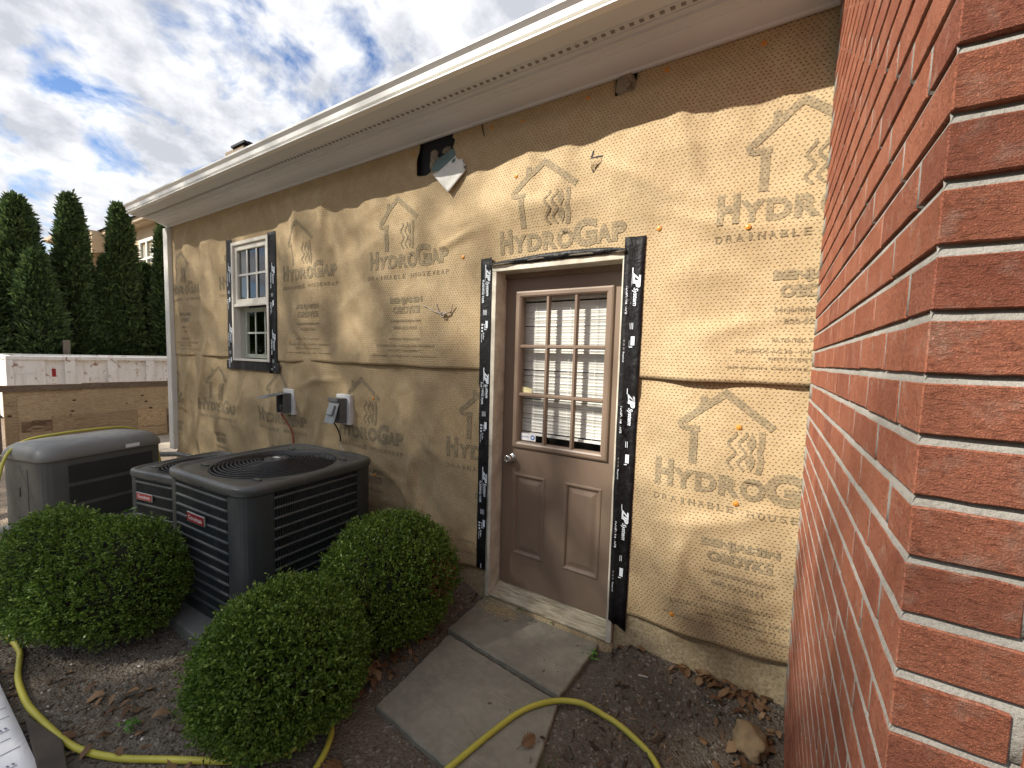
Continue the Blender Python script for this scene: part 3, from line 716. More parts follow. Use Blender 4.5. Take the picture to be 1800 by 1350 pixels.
tuft((-2.215, -.004, 2.94), (.04, .022, .075), 0, 3, 'insulation_tuft', UP)
tuft((-2.10, -.002, 3.0), (.035, .012, .02), 0, 6, 'insulation_tuft', UP)
tuft((-.877, -.022, 3.045), (.05, .022, .055), 0, 9, 'insulation_tuft', UP)
# slit with curled lips
for P, nm in [([(-1.032, 2.74), (-1.043, 2.70), (-1.038, 2.66), (-1.028, 2.625)], 'slit'), ([(-1.04, 2.70), (-1.0, 2.70), (-.975, 2.695)], 'slit'), ([(-1.80, 3.08), (-1.785, 3.03), (-1.765, 2.99)], 'slit')]:
    V, F = strip2d(P, .008); V = [(x, -wd(x, z, 0) - .0024, z) for x, z in V]; link('slit', mesh('slit', V, F, M['dark']), UP)
V = []
for j in range(5):
    for i in range(5):
        s, t = i / 4, j / 4; x = -1.036 + .055 * s; z = 2.69 - .06 * t * (1 - .6 * s); V.append((x, -wd(x, z, 0) - .003 - .022 * (1 - s) * (1 - abs(t - .4)), z))
link('torn_flap', mesh('torn_flap', V, [(j * 5 + i, (j + 1) * 5 + i, (j + 1) * 5 + i + 1, j * 5 + i + 1) for j in range(4) for i in range(4)], M['wrap'], smooth=True), UP)

# cap nails
def cap_mesh():
    m = MB(); prof = [(.0125, 0), (.0125, .0022), (.010, .0035), (.0045, .0030), (.0035, .0042), (0.0005, .0046)]
    m.loft([[(r * math.cos(k * math.pi / 7), -h, r * math.sin(k * math.pi / 7)) for k in range(14)] for r, h in prof], False, True); return mesh('cap_nail', m.V, m.F, M['nail'], smooth=True)
cm = cap_mesh()
for x, z, sh in [(-1.934, 2.273, 0), (-.67, 2.288, 0), (-.274, 2.233, 0), (-.257, 1.33, 1), (-.249, .969, 1), (-.501, .341, 1), (-.674, 3.045, 0), (-.263, 3.025, 0), (-1.502, 2.689, 0), (-1.082, 3.029, 0), (-1.721, 3.037, 0), (-1.489, 3.008, 0), (-3.907, 1.71, 0), (-2.812, 1.267, 1), (-2.789, .655, 1), (-2.39, 3.022, 0)]:
    link('cap_nail', cm, HS, (x, -wd(x, z, sh) - .0005, z))

# --- eaves
m = MB(); gp = [(-.36, 3.152), (-.396, 3.1495), (-.3985, 3.152), (-.3985, 3.160), (-.395, 3.1625), (-.376, 3.168), (-.377, 3.176), (-.3975, 3.181), (-.3995, 3.212), (-.4185, 3.231), (-.4185, 3.245), (-.41, 3.248), (-.405, 3.242), (-.36, 3.19)]
m.loft([[(x, y, z) for y, z in gp] for x in (-6.63, -4.0, -2.0, .0)], True, True)
m.obj('gutter', M['gutter'], HS)
m = MB(); m.box(-6.63, 0, -.3585, -.335, 3.168, 3.25); m.obj('fascia', M['gutter'], HS)
m = MB(); zs_ = 3.152
m.box(-6.62, 0, -.3595, -.262, zs_ + .0, zs_ + .012); m.box(-6.62, 0, -.212, -.18, zs_, zs_ + .012); m.box(-6.62, 0, -.266, -.208, zs_ + .006, zs_ + .016)
m.box(-6.62, 0, -.268, -.262, zs_ - .004, zs_ + .006)
m.obj('soffit', M['soffit'], HS)
m = MB(); k = 0; x = -6.55
vm = mesh('vent_slot', [(x_, y_, z_) for z_ in (-.001, .002) for y_ in (-.009, .009) for x_ in (-.010, .010)], [(0, 2, 3, 1), (4, 5, 7, 6), (0, 1, 5, 4), (2, 6, 7, 3), (0, 4, 6, 2), (1, 3, 7, 5)], M['vent'])
while x < -.02:
    link('vent_slot', vm, HS, (x, -.236, zs_ + .0045)); x += .045
m = MB(); fp = [(-.18, 3.158), (-.18, 3.142), (-.158, 3.142), (-.156, 3.136), (-.132, 3.132), (-.130, 3.126)]
for k in range(9):
    a = k / 8; fp.append((-.126 + .088 * a, 3.124 - .030 * a - .012 * a * (1 - a)))
fp += [(-.036, 3.083), (-.031, 3.081), (-.02, 3.081), (-.02, 3.2)]
m.loft([[(x, y, z) for y, z in fp] for x in (-6.61, -3.3, -1.9995)], True, True)
m.loft([[(x, y - .003, z - .002) for y, z in fp] for x in (-1.9985, -1.0, .0)], True, True)
m.obj('frieze', M['frieze'], HS)
m = MB(); m.box(-6.635, -6.60, -.36, -.0, 3.145, 3.24); m.obj('eave_end_cap', M['gutter'], HS)
m = MB(); m.loft([[(-6.645, -.37, 3.20), (-6.645, 3.0, 5.5), (-6.645, 3.0, 5.6), (-6.645, -.37, 3.245)], [(3.3, -.37, 3.20), (3.3, 3.0, 5.5), (3.3, 3.0, 5.6), (3.3, -.37, 3.245)]], True, True)
m.loft([[(-6.645, 6.4, 3.232), (-6.645, 3.0, 5.5), (-6.645, 3.0, 5.6), (-6.645, 6.4, 3.275)], [(3.3, 6.4, 3.232), (3.3, 3.0, 5.5), (3.3, 3.0, 5.6), (3.3, 6.4, 3.275)]], True, True)
RF = m.obj('roof', M['shingle'], HS)
m = MB(); m.add([(-6.5, -.1, 3.24), (-6.5, 6.0, 3.24), (-6.5, 3.0, 5.5)], [(0, 1, 2)]); m.add([(3.19, -.1, 3.24), (3.19, 6.0, 3.24), (3.19, 3.0, 5.5)], [(0, 1, 2)]); m.obj('gable', M['wrap'], HS)
m = MB(); m.box(-6.20, -5.74, .45, .8, 3.6, 4.085); m.obj('chimney', M['chim'], RF, bevel=.01)
m = MB(); m.box(-6.0, -5.68, .43, .82, 4.086, 4.112); m.box(-5.96, -5.72, .5, .76, 4.112, 4.135); m.obj('chimney_cap', M['black'], RF)
# corner board / downspout-like corner trim
m = MB(); m.box(-6.635, -6.51, -.062, .06, .34, 3.07); m.obj('corner_board', M['white'], HS, bevel=.006)

# --- door
m = MB()
m.box(DX0, DX0 + .032, -.034, .16, .035, DZ1 - .032); m.box(DX1 - .032, DX1, -.034, .16, .045, DZ1 - .032); m.box(DX0, DX1, -.034, .16, DZ1 - .032, DZ1)
m.obj('door_frame', M['white_dirty'], HS, bevel=.003)
m = MB(); m.box(DX0 + .033, DX0 + .046, .122, .15, .1, DZ1 - .033); m.box(DX1 - .046, DX1 - .033, .122, .15, .1, DZ1 - .033); m.box(DX0 + .033, DX1 - .033, .07, .15, DZ1 - .062, DZ1 - .033)
m.obj('door_stop', M['brown_paint'], HS)
m = MB(); V = []
prof = [(.14, .097), (.085, .097), (.083, .091), (.06, .086), (.058, .083), (.035, .079), (.033, .075), (.008, .070), (.006, .066), (-.026, .060), (-.030, .056), (-.030, .046), (-.012, .042), (-.012, -.02)]
m.loft([[(x, y, z) for y, z in prof] for x in (DX0 + .034, DX0 + .3, DX1 - .3, DX1 - .034)], True, True, closed=False)
m.obj('threshold', M['sill'], HS)
SX0, SX1, SZ0, SZ1 = DX0 + .038, DX1 - .038, .102, 2.128
LX0, LX1, LZ0, LZ1 = -1.525, -.962, 1.078, 2.0     # glass opening
PAN = [(-1.553, -1.318, .320, .866), (-1.185, -.945, .320, .870)]
def door_slab():
    xs = sorted({SX0, SX1, LX0, LX1} | {a for p in PAN for a in p[:2]}); zs = sorted({SZ0, SZ1, LZ0, LZ1} | {a for p in PAN for a in p[2:]})
    m = MB(); yf = .084
    for i in range(len(xs) - 1):
        for j in range(len(zs) - 1):
            cx, cz = (xs[i] + xs[i + 1]) / 2, (zs[j] + zs[j + 1]) / 2
            if LX0 < cx < LX1 and LZ0 < cz < LZ1: continue
            if any(a < cx < b and c < cz < d for a, b, c, d in PAN): continue
            m.add([(xs[i], yf, zs[j]), (xs[i + 1], yf, zs[j]), (xs[i + 1], yf, zs[j + 1]), (xs[i], yf, zs[j + 1])], [(0, 1, 2, 3)])
    rc = lambda a, b, c, d, y: [(a, y, c), (b, y, c), (b, y, d), (a, y, d)]
    m.loft([rc(SX0, SX1, SZ0, SZ1, .084), rc(SX0, SX1, SZ0, SZ1, .126)])
    m.loft([rc(LX0, LX1, LZ0, LZ1, .084), rc(LX0, LX1, LZ0, LZ1, .126)][::-1])
    m.loft([rc(SX0, SX1, SZ0, SZ1, .126), rc(LX0, LX1, LZ0, LZ1, .126)])
    return m.obj('door', M['brown_paint'], HS)
DOOR = door_slab(); DOOR['label'] = 'brown nine-lite entry door'
for a, b, c, d in PAN:
    rc = lambda e, y: [(a + e, y, c + e), (b - e, y, c + e), (b - e, y, d - e), (a + e, y, d - e)]
    m = MB(); m.loft([rc(0, .084), rc(.004, .0795), rc(.012, .0785), rc(.020, .083), rc(.026, .0915), rc(.036, .0915), rc(.058, .0855), rc(.062, .0845)], False, True)
    m.obj('raised_panel', M['brown_paint'], DOOR)
rc = lambda e, y: [(LX0 + e, y, LZ0 + e), (LX1 - e, y, LZ0 + e), (LX1 - e, y, LZ1 - e), (LX0 + e, y, LZ1 - e)]
m = MB(); m.loft([rc(-.042, .084), rc(-.040, .071), rc(-.030, .066), rc(-.012, .066), rc(-.004, .071), rc(.003, .078), rc(.004, .098)])
m.obj('lite_frame', M['brown_paint'], DOOR, bevel=.0015, seg=1)
gw, gh = (LX1 - LX0) / 3, (LZ1 - LZ0) / 3
for k in (1, 2):
    x = LX0 + gw * k; m = MB(); m.loft([[(x - .012, .098, z), (x - .012, .080, z), (x - .006, .072, z), (x + .006, .072, z), (x + .012, .080, z), (x + .012, .098, z)] for z in (LZ0, LZ1)], True, True); m.obj('muntin', M['brown_paint'], DOOR)
    z = LZ0 + gh * k; m = MB(); m.loft([[(x, .0975, z - .012), (x, .0795, z - .012), (x, .0715, z - .006), (x, .0715, z + .006), (x, .0795, z + .012), (x, .0975, z + .012)][::-1] for x in (LX0, LX1)], True, True); m.obj('muntin', M['brown_paint'], DOOR)
for i in range(3):
    for j in range(3):
        a, c = LX0 + gw * i, LZ0 + gh * j; m = MB(); m.add([(a, .1, c), (a + gw, .1, c), (a + gw, .1, c + gh), (a, .1, c + gh)], [(0, 1, 2, 3)]); m.obj('pane', M['glass'], DOOR)
# mini blind behind the glass
m = MB(); 
pf = [(-.011, .0035), (-.006, .0005), (0, -.0010), (.006, .0), (.011, .0028)]
m.loft([[(x, y * .72 + 0, z + y * .75) for y, z in pf] for x in (LX0 - .03, LX1 + .03)], closed=False)
sl = mesh('blind_slat', m.V, m.F, M['blind'], smooth=True); z = 1.965; k = 0
while z > 1.145:
    o = link('blind_slat', sl, DOOR, (rnd.uniform(-.001, .001), .150, z), (0, rnd.uniform(-.004, .004), 0)); o.rotation_euler.x = R(60 + rnd.uniform(-5, 5)); z -= .0188
m = MB(); m.box(LX0 - .03, LX1 + .03, .138, .162, 1.118, 1.132); m.obj('blind_bottom_rail', M['blind'], DOOR, rot=None)
m = MB(); m.box(LX0 - .03, LX1 + .03, .137, .165, 1.985, 2.02); m.obj('blind_head_rail', M['blind'], DOOR)
for x in (LX0 + .075, (LX0 + LX1) / 2 + .03, LX1 - .08):
    m = MB(); m.cyl((x, .136, 1.12), (x, .136, 1.99), .0012, 5); m.obj('blind_cord', M['blind'], DOOR)
# knob
m = MB(); kc = (-1.572, .963)
def lathe_y(prof, cx, cz, n=24): return [[(cx + r * math.cos(2 * math.pi * k / n), y, cz + r * math.sin(2 * math.pi * k / n)) for k in range(n)] for r, y in prof]
m.loft(lathe_y([(.033, .084), (.033, .079), (.029, .075), (.014, .074), (.0125, .058), (.02, .052), (.027, .043), (.0285, .034), (.026, .026), (.021, .0225), (.012, .0215), (.0105, .0228), (.001, .0228)], *kc), False, True)
m.obj('doorknob', M['chrome'], DOOR, smooth=True)
m = MB(); m.box(kc[0] - .0012, kc[0] + .0012, .0215, .0227, kc[1] - .005, kc[1] + .005); m.obj('keyhole', M['black'], DOOR)
# sticker and note on the lower left panes
m = MB(); m.box(LX0 + .009, LX0 + .118, .0975, .0990, LZ0 + .010, LZ0 + .056); st = m.obj('security_sticker', M['sticker'], DOOR)
V, F = put_text('security', LX0 + .014, LX0 + .070, LZ0 + .026, LZ0 + .040, .01); link('sticker_text', mesh('sticker_text', [(x, .0970, z) for x, z in V], F, M['blue_ink']), DOOR)
c_, d_ = LX0 + .097, LZ0 + .033
m = MB(); m.add([(c_ + .016 * math.cos(k * math.pi / 10), .0971, d_ + .016 * math.sin(k * math.pi / 10)) for k in range(20)], [tuple(range(20))]); m.obj('sticker_emblem', M['blue_ink'], DOOR)
m = MB(); m.add([(c_ + (.009 if k % 2 else .0095) * math.cos(k * math.pi / 4), .0966, d_ + .008 * math.sin(k * math.pi / 4)) for k in range(8)], [tuple(range(8))]); m.obj('sticker_emblem', M['sticker'], DOOR)
m = MB(); m.add([(LX0 + .002, .0985, LZ0 + gh + .013), (LX0 + .082, .0985, LZ0 + gh + .013), (LX0 + .080, .097, LZ0 + gh + .040), (LX0 + .045, .0955, LZ0 + gh + .046), (LX0 + .002, .0985, LZ0 + gh + .052)], [(0, 1, 2, 3, 4)]); m.obj('sticky_note', M['paper'], DOOR)

# --- window
WIN = thing('window', None, None); WIN.parent = HS; WIN['label'] = 'narrow double-hung window with white sashes'
m = MB(); fwid = .034
for (a, b, c, d) in [(WX0, WX0 + fwid, WZ0, WZ1), (WX1 - fwid, WX1, WZ0, WZ1)]: m.box(a, b, -.042, .11, c, d)
m.box(WX0 + fwid, WX1 - fwid, -.042, .11, WZ1 - fwid, WZ1); m.box(WX0 + fwid, WX1 - fwid, -.042, .11, WZ0, WZ0 + .022)
m.obj('frame', M['white_window'], WIN, bevel=.004)
ix0, ix1 = WX0 + fwid + .002, WX1 - fwid - .002; zm = 2.105
def sash(z0, z1, y, w, nm):
    m = MB(); m.box(ix0, ix0 + w, y, y + .03, z0, z1); m.box(ix1 - w, ix1, y, y + .03, z0, z1); m.box(ix0 + w, ix1 - w, y, y + .03, z1 - w, z1); m.box(ix0 + w, ix1 - w, y, y + .03, z0, z0 + w * 1.05); m.obj(nm, M['white_window'], WIN, bevel=.004)
sash(zm - .02, WZ1 - fwid - .003, -.022, .048, 'upper_sash')
def pane(a, b, c, d, y, nm='pane'):
    m = MB(); m.add([(a, y, c), (b, y, c), (b, y, d), (a, y, d)], [(0, 1, 2, 3)]); m.obj(nm, M['winglass'], WIN)
pane(ix0 + .04, ix1 - .04, zm + .02, WZ1 - fwid - .045, .0)
ux0, ux1, uz0, uz1 = ix0 + .048, ix1 - .048, zm + .03, WZ1 - fwid - .051
def bars(x0, x1, z0, z1, y, w):
    for k in (1, 2):
        x = x0 + (x1 - x0) * k / 3; m = MB(); m.box(x - w, x + w, y, y + .008, z0, z1); m.obj('muntin', M['white'], WIN)
    z = (z0 + z1) / 2; m = MB(); m.box(x0, x1, y + .001, y + .0085, z - w, z + w); m.obj('muntin', M['white'], WIN)
bars(ux0, ux1, uz0, uz1, -.012, .010)
m = MB(); m.box(ix0, ix1, -.038, -.012, zm - .046, zm - .0205); m.obj('meeting_rail', M['white_window'], WIN, bevel=.003)
sash(WZ0 + .03, zm - .05, .065, .04, 'lower_sash'); 
pane(ix0 + .001, ix1 - .001, WZ0 + .023, zm - .047, .022)
bars(ix0 + .042, ix1 - .042, WZ0 + .075, zm - .092, .060, .009)
for k in range(10):
    x = ix0 + .38 + k * .033; m = MB(); m.loft([[(x, .30, 2.05), (x + .016, .30, 2.05), (x + .016, .308, 2.05), (x, .308, 2.05)], [(x + .16, .30, 2.50), (x + .176, .30, 2.50), (x + .176, .308, 2.50), (x + .16, .308, 2.50)]][::-1], True, True); m.obj('reflection_slat', M['lattice'], WIN)  # slats added behind the glass in place of a reflected lattice
tuft((-4.72, .16, 1.55), (.09, .03, .04), 0, 12, 'stuffed_cloth', WIN); tuft((-4.5, .15, 1.545), (.07, .03, .03), 0, 15, 'stuffed_cloth', WIN)

# --- flashing tape
def tape(x00, x01, z0, x10, x11, z1, prints, lift=.0035, name='flashing_tape', torn=False):
    n = 46; V = []; F = []; c = 4
    for j in range(n + 1):
        t = j / n; z = z0 + (z1 - z0) * t
        for i in range(c + 1):
            s = i / c; x = (x00 + (x01 - x00) * s) * (1 - t) + (x10 + (x11 - x10) * s) * t + .0025 * nz(z * 6, i * .3, 4)
            zz_ = z + (.05 * s if (torn and j == 0) else 0) * -1 
            y = -(wd(x, z, 0) if z > 1.62 else wd(x, z, 1) if z < 1.42 else max(wd(x, z, 0), wd(x, z, 1))) - lift - .004 * abs(nz(x * 25, z * 14, 7))
            y = min(y, -.0365 - .002 * abs(nz(x * 25, z * 14, 7))) if (DX0 - .006 < x < DX1 + .006 or WX0 - .006 < x < WX1 + .006) else y
            if z < .2: y = min(y, -.012)
            V.append((x, y, zz_))
    F = [(j * (c + 1) + i, j * (c + 1) + i + 1, (j + 1) * (c + 1) + i + 1, (j + 1) * (c + 1) + i) for j in range(n) for i in range(c)]
    o = link(name, mesh(name, V, F, M['tape'], smooth=True), HS)
    sdf = o.modifiers.new('t', 'SOLIDIFY'); sdf.thickness = .001; sdf.offset = 1
    P = []
    def at(x, z):
        return (x, min(-(wd(x, z, 0) if z > 1.62 else wd(x, z, 1) if z < 1.42 else max(wd(x, z, 0), wd(x, z, 1))) - lift - .0075, -.0440 if (DX0 - .006 < x < DX1 + .006) else 0), z)
    for sz in prints:
        items = []
        def txt(t, s0, s1, a0, a1, b=0, sh=0):
            tv, tf = text_mesh(t, b, sh); V2 = []
            for u, v in tv:
                z = sz - (s0 + (s1 - s0) * u); k = (z - z0) / (z1 - z0); xa = x00 + (x10 - x00) * k; xb = x01 + (x11 - x01) * k
                V2.append((xa + (xb - xa) * (a0 + (a1 - a0) * v), z))
            items.append((V2, tf))
        def rect(s0, s1, a0, a1):
            V2 = []
            for s, a in ((s0, a0), (s1, a0), (s1, a1), (s0, a1)):
                z = sz - s; k = (z - z0) / (z1 - z0); xa = x00 + (x10 - x00) * k; xb = x01 + (x11 - x01) * k; V2.append((xa + (xb - xa) * a, z))
            items.append((V2, [(0, 1, 2, 3)]))
        txt('ZIP', .026, .104, .47, .86, .05, .35); txt('System', .104, .198, .45, .76, .025, .3); rect(0.0, .085, .40, .44); rect(.0, .03, .40, .47); rect(.085, .185, .40, .42)
        txt('FLASHING TAPE', .095, .24, .18, .34, .03)
        for k in range(4): rect(.285, .318, .30 + k * .085, .33 + k * .085)
        rect(.355, .402, .50, .70); rect(.408, .413, .40, .60); rect(.375, .413, .40, .43); rect(.375, .38, .34, .43)
        for k in range(3): rect(.373 + k * .02, .385 + k * .02, .17, .30)
        txt('Roller', .43, .475, .28, .42, .01); txt('Required', .437, .49, .14, .24, .01)
        P.append(merge(items))
    if P:
        V2, F2 = merge(P); F2 = [f for f in F2 if all(z1 > V2[k][1] > z0 + .004 for k in f)] if z1 > z0 else F2
        link('tape_print', mesh('tape_print', [at(x, z) for x, z in V2], F2, M['tape_white']), o)['kind'] = 'stuff'
    return o
zf = lambda a, n, p: [a - k * p for k in range(n)]
tape(-.835, -.741, .185, -.838, -.745 + .012, 2.262, zf(2.105, 4, .63), torn=True)
tape(-1.768, -1.672, .20, -1.783, -1.687, 2.245, zf(2.205, 4, .655))
# crumpled head tape
V = []; n = 60
for j in range(n + 1):
    t = j / n; x = -1.69 + .862 * t
    for i in range(5):
        s = i / 4; z = 2.186 + s * (.016 + .028 * math.sin(t * math.pi) ** .6 * (.7 + .5 * t)) ; y = -.040 - .014 * math.sin(s * 3) - .006 * nz(x * 9, s * 3, 2) - .004 * nz(x * 31, s * 5)
        V.append((x, y, z))
o = link('flashing_tape', mesh('flashing_tape', V, [(j * 5 + i, (j + 1) * 5 + i, (j + 1) * 5 + i + 1, j * 5 + i + 1) for j in range(n) for i in range(4)], M['tape'], smooth=True), HS)
m = MB(); pts = [(-1.68 + .85 * k / 20, -.045 - .003 * math.sin(k), 2.190 + .012 * math.sin(k / 20 * math.pi) + .003 * nz(k * .7, 1)) for k in range(21)]
m.tube(pts, .006, 6); m.obj('drip_cap', M['post'], HS, smooth=True)
# window tapes
tape(-5.14, -5.006, 1.42, -5.135, -5.02, 2.757, zf(2.52, 2, .63))
tape(-4.30, -4.178, 1.40, -4.292, -4.188, 2.737, zf(2.45, 2, .63))
V = []; n = 30
for j in range(n + 1):
    x = -5.165 + 1.03 * j / n
    for i in range(5):
        z = 1.412 + .09 * i / 4 + .004 * nz(x * 5, i); V.append((x, min(-wd(x, z, 1), -wd(x, z, 0)) - .009 - .004 * abs(nz(x * 16, z * 20)), z))
o = link('flashing_tape', mesh('flashing_tape', V, [(j * 5 + i, (j + 1) * 5 + i, (j + 1) * 5 + i + 1, j * 5 + i + 1) for j in range(n) for i in range(4)], M['tape'], smooth=True), HS)

# --- cable stub poking through the wrap
m = MB(); yk = -.05
m.tube(spline([(-1.999, -.03, 1.905), (-2.01, -.06, 1.912), (-2.045, -.065, 1.90), (-2.075, -.06, 1.897), (-2.11, -.055, 1.91), (-2.16, -.05, 1.925), (-2.21, -.05, 1.95), (-2.255, -.052, 1.966)], 6), .0045, 7)
m.tube(spline([(-2.0, -.05, 1.91), (-1.992, -.055, 1.935), (-1.98, -.06, 1.965)], 5), .003, 6)
m.tube(spline([(-2.07, -.06, 1.90), (-2.10, -.062, 1.915), (-2.12, -.055, 1.945), (-2.132, -.055, 1.975)], 5), .003, 6)
m.tube(spline([(-2.062 + .016 * math.cos(a), -.066, 1.897 + .016 * math.sin(a)) for a in np.linspace(0, 6.2, 9)], 3), .0045, 6)
tag(m.obj('cable_stub', M['wire'], smooth=True), 'knotted stub of pale cable poking through the housewrap left of the door', 'cable')

# --- outlet boxes
def outlet(name, label, x0, x1, z0, z1):
    t = thing(name, label, 'outlet box', ((x0 + x1) / 2, -.02, z0)); cx = (x0 + x1) / 2; L = lambda m: [tuple((v[0] - cx, v[1] + .02, v[2] - z0)) for v in m.V]
    m = MB(); m.box(x0, x1, -.062, -.016, z0, z1); m.V = L(m); m.obj('back_plate', M['plate'], t, bevel=.006)
    return t, cx, L, z0
t, cx, L, zb = outlet('outlet_box', 'weatherproof outlet box with its grey lid propped open and an orange cord', -4.02, -3.845, 1.035, 1.272)
m = MB(); bx0, bx1, bz0, bz1 = -4.0, -3.885, 1.055, 1.235
for a, b, c, d in [(bx0, bx0 + .006, bz0, bz1), (bx1 - .006, bx1, bz0, bz1), (bx0 + .006, bx1 - .006, bz1 - .006, bz1), (bx0 + .006, bx1 - .006, bz0, bz0 + .006)]: m.box(a, b, -.135, -.063, c, d)
m.V = L(m); m.obj('box_body', M['greybox'], t)
m = MB(); m.box(bx0 + .006, bx1 - .006, -.075, -.064, bz0 + .006, bz1 - .006); m.V = L(m); m.obj('receptacle', M['black'], t)
m = MB(); m.box(bx0 + .02, bx1 - .03, -.125, -.076, bz0 + .02, bz0 + .075); m.V = L(m); m.obj('plug', M['black'], t, bevel=.008)
m = MB()
def quadslab(p, q, r, s, th):
    V = [Vector(a) for a in (p, q, r, s)]; n_ = (V[1] - V[0]).cross(V[3] - V[0]).normalized() * th
    return V + [v + n_ for v in V], [(0, 3, 2, 1), (4, 5, 6, 7), (0, 1, 5, 4), (1, 2, 6, 5), (2, 3, 7, 6), (3, 0, 4, 7)]
m.add(*quadslab((bx0 - .003, -.125, bz1 + .002), (bx1 + .002, -.125, bz1 + .002), (bx1 - .004, -.31, bz1 - .028), (bx0 + .003, -.31, bz1 - .028), .006))
m.add(*quadslab((bx0 + .03, -.16, bz1 + .003), (bx1 - .03, -.16, bz1 + .003), (bx1 - .03, -.26, bz1 - .010), (bx0 + .03, -.26, bz1 - .010), .016))
m.V = L(m); m.obj('cover', M['greylid'], t, bevel=.002, seg=1)
t, cx, L, zb = outlet('outlet_box', 'weatherproof outlet box with its grey lid hanging nearly shut over black wire', -3.225, -3.045, 1.03, 1.278)
m = MB(); bx0, bx1, bz0, bz1 = -3.205, -3.082, 1.05, 1.25; m.box(bx0, bx1, -.125, -.063, bz0, bz1); m.V = L(m); m.obj('box_body', M['greybox'], t, bevel=.004)
m = MB(); m.box(bx0 - .004, bx1 + .002, -.15, -.126, bz1 - .028, bz1 + .004); m.V = L(m); m.obj('hinge_hood', M['greybox'], t, bevel=.004)
m = MB(); m.add(*quadslab((bx0 - .004, -.134, bz1 - .03), (bx1, -.134, bz1 - .03), (bx1 - .002, -.185, bz0 + .002), (bx0 - .006, -.185, bz0 + .002), .007)[:2])
m.V = L(m); m.obj('cover', M['greylid'], t, bevel=.002, seg=1)
m = MB(); q = quadslab((bx0 + .022, -.145, bz1 - .055), (bx1 - .028, -.145, bz1 - .055), (bx1 - .028, -.172, bz0 + .065), (bx0 + .022, -.172, bz0 + .065), -.016); m.add(*q); m.V = L(m); m.obj('cover_bulge', M['greylid'], t, bevel=.006)
m = MB(); m.box(bx0 - .018, bx0 - .006, -.15, -.135, bz0 + .055, bz0 + .075); m.V = L(m); m.obj('latch', M['plate'], t, bevel=.003)
m = MB(); m.tube(spline([(-3.955, -.10, 1.085), (-3.95, -.115, 1.04), (-3.915, -.09, .97), (-3.875, -.07, .90), (-3.862, -.06, .82), (-3.86, -.06, .70), (-3.87, -.06, .4), (-3.9, -.08, .05), (-3.95, -.2, .06)], 8), .0085, 8)
tag(m.obj('extension_cord', M['orange_cord'], smooth=True), 'orange cord dropping from the open outlet box behind the condenser', 'cord')
m = MB(); m.tube(spline([(-3.15, -.14, 1.06), (-3.155, -.10, 1.0), (-3.16, -.07, .93), (-3.168, -.06, .885)], 8), .0055, 7, i=0); m.tube(spline([(-3.168, -.06, .886), (-3.175, -.058, .865), (-3.165, -.055, .83), (-3.14, -.05, .80), (-3.12, -.05, .7), (-3.1, -.06, .3), (-3.1, -.1, .0)], 8), .0038, 7, i=1)
tag(m.obj('power_wire', [M['black'], M['plate']], smooth=True), 'thin black and white wire hanging from the shut outlet box', 'wire')

# ------------------------------------------------------------------ brick wall
BW = thing('brick_wall', 'red brick wall end with pale mortar at the right of the picture', 'brick wall', (0, -1.58, -.1))
BY, CH, BH, JT = -1.5816, .0677, .0556, .0121
DIP = .0011
DIPF = .0040
def rough_brick(lx, ly, seed, fine):
    """brick block from (0,0,0) to (lx,ly,BH); jittered edges; -y face material 0, others 1"""
    r = random.Random(seed); bm = bmesh.new(); bmesh.ops.create_cube(bm, size=1)
    for v in bm.verts: v.co = Vector(((v.co.x + .5) * lx, (v.co.y + .5) * ly, (v.co.z + .5) * BH))
    if fine:
        es = [e for e in bm.edges if abs(e.verts[0].co.x - e.verts[1].co.x) > .03]; bmesh.ops.subdivide_edges(bm, edges=es, cuts=max(2, int(lx / .03)), use_grid_fill=True)
        es = [e for e in bm.edges if abs(e.verts[0].co.y - e.verts[1].co.y) > .03]; bmesh.ops.subdivide_edges(bm, edges=es, cuts=max(2, int(ly / .035)), use_grid_fill=True)
    for v in bm.verts:
        k = .0017 if fine else .0012
        v.co.z += k * nz(v.co.x * 30 + seed, v.co.y * 30, v.co.z * 20); v.co.y += k * .6 * nz(v.co.x * 26, seed, v.co.z * 40); v.co.x += k * .25 * nz(seed, v.co.y * 26, v.co.z * 40)
    bmesh.ops.bevel(bm, geom=[e for e in bm.edges if e.calc_face_angle(0) > .9], offset=.0014, segments=1, affect='EDGES')
    me = bpy.data.meshes.new('brick'); bm.normal_update()
    for f in bm.faces: f.material_index = 0 if f.normal.y < -.8 else 1
    bm.to_mesh(me); bm.free(); me.materials.append(M['brick_f']); me.materials.append(M['brick_s']); return me
LEN, WID = .193, .0925
var = {}
def brick_mesh(kind, k):
    key = (kind, k)
    if key not in var:
        lx, ly = {'S': (WID, LEN), 'H': (LEN, WID)}[kind]     # S: long along y (side stretcher) ; H: long along x
        var[key] = rough_brick(lx, ly, k * 3.7 + (0 if kind == 'S' else 50), True)
    return var[key]
Z0J = 1.9522
bricks = []          # (dist, kind, loc)
for c in range(-30, 31):
    ztop = Z0J - c * CH - JT / 2; zb = ztop - BH
    if zb < -.12: continue
    side_str = (c % 2 == 0)
    # corner brick
    if side_str: bricks.append(('S', (0, BY, zb))); ys = BY + LEN + JT
    else: bricks.append(('H', (0, BY, zb))); ys = BY + WID + JT
    y = ys
    while y + LEN < .0: bricks.append(('S', (0, y, zb))); y += LEN + JT
    x = (WID if side_str else LEN) + JT
    while x + LEN < 1.25: bricks.append(('H', (x, BY, zb))); x += LEN + JT
def bkey(b):
    p = Vector((b[1][0] + .05, b[1][1] + .05, b[1][2] + .03)); d = p - CAM; f = d.dot(fw)
    if f < .05: return 99
    u = .5 + d.dot(ax) / f * 727 / 1800; v = d.dot(ay) / f * 727 / 1350
    vis = u < 1.06 and abs(v) < .56
    return d.length + (0 if vis else 50)
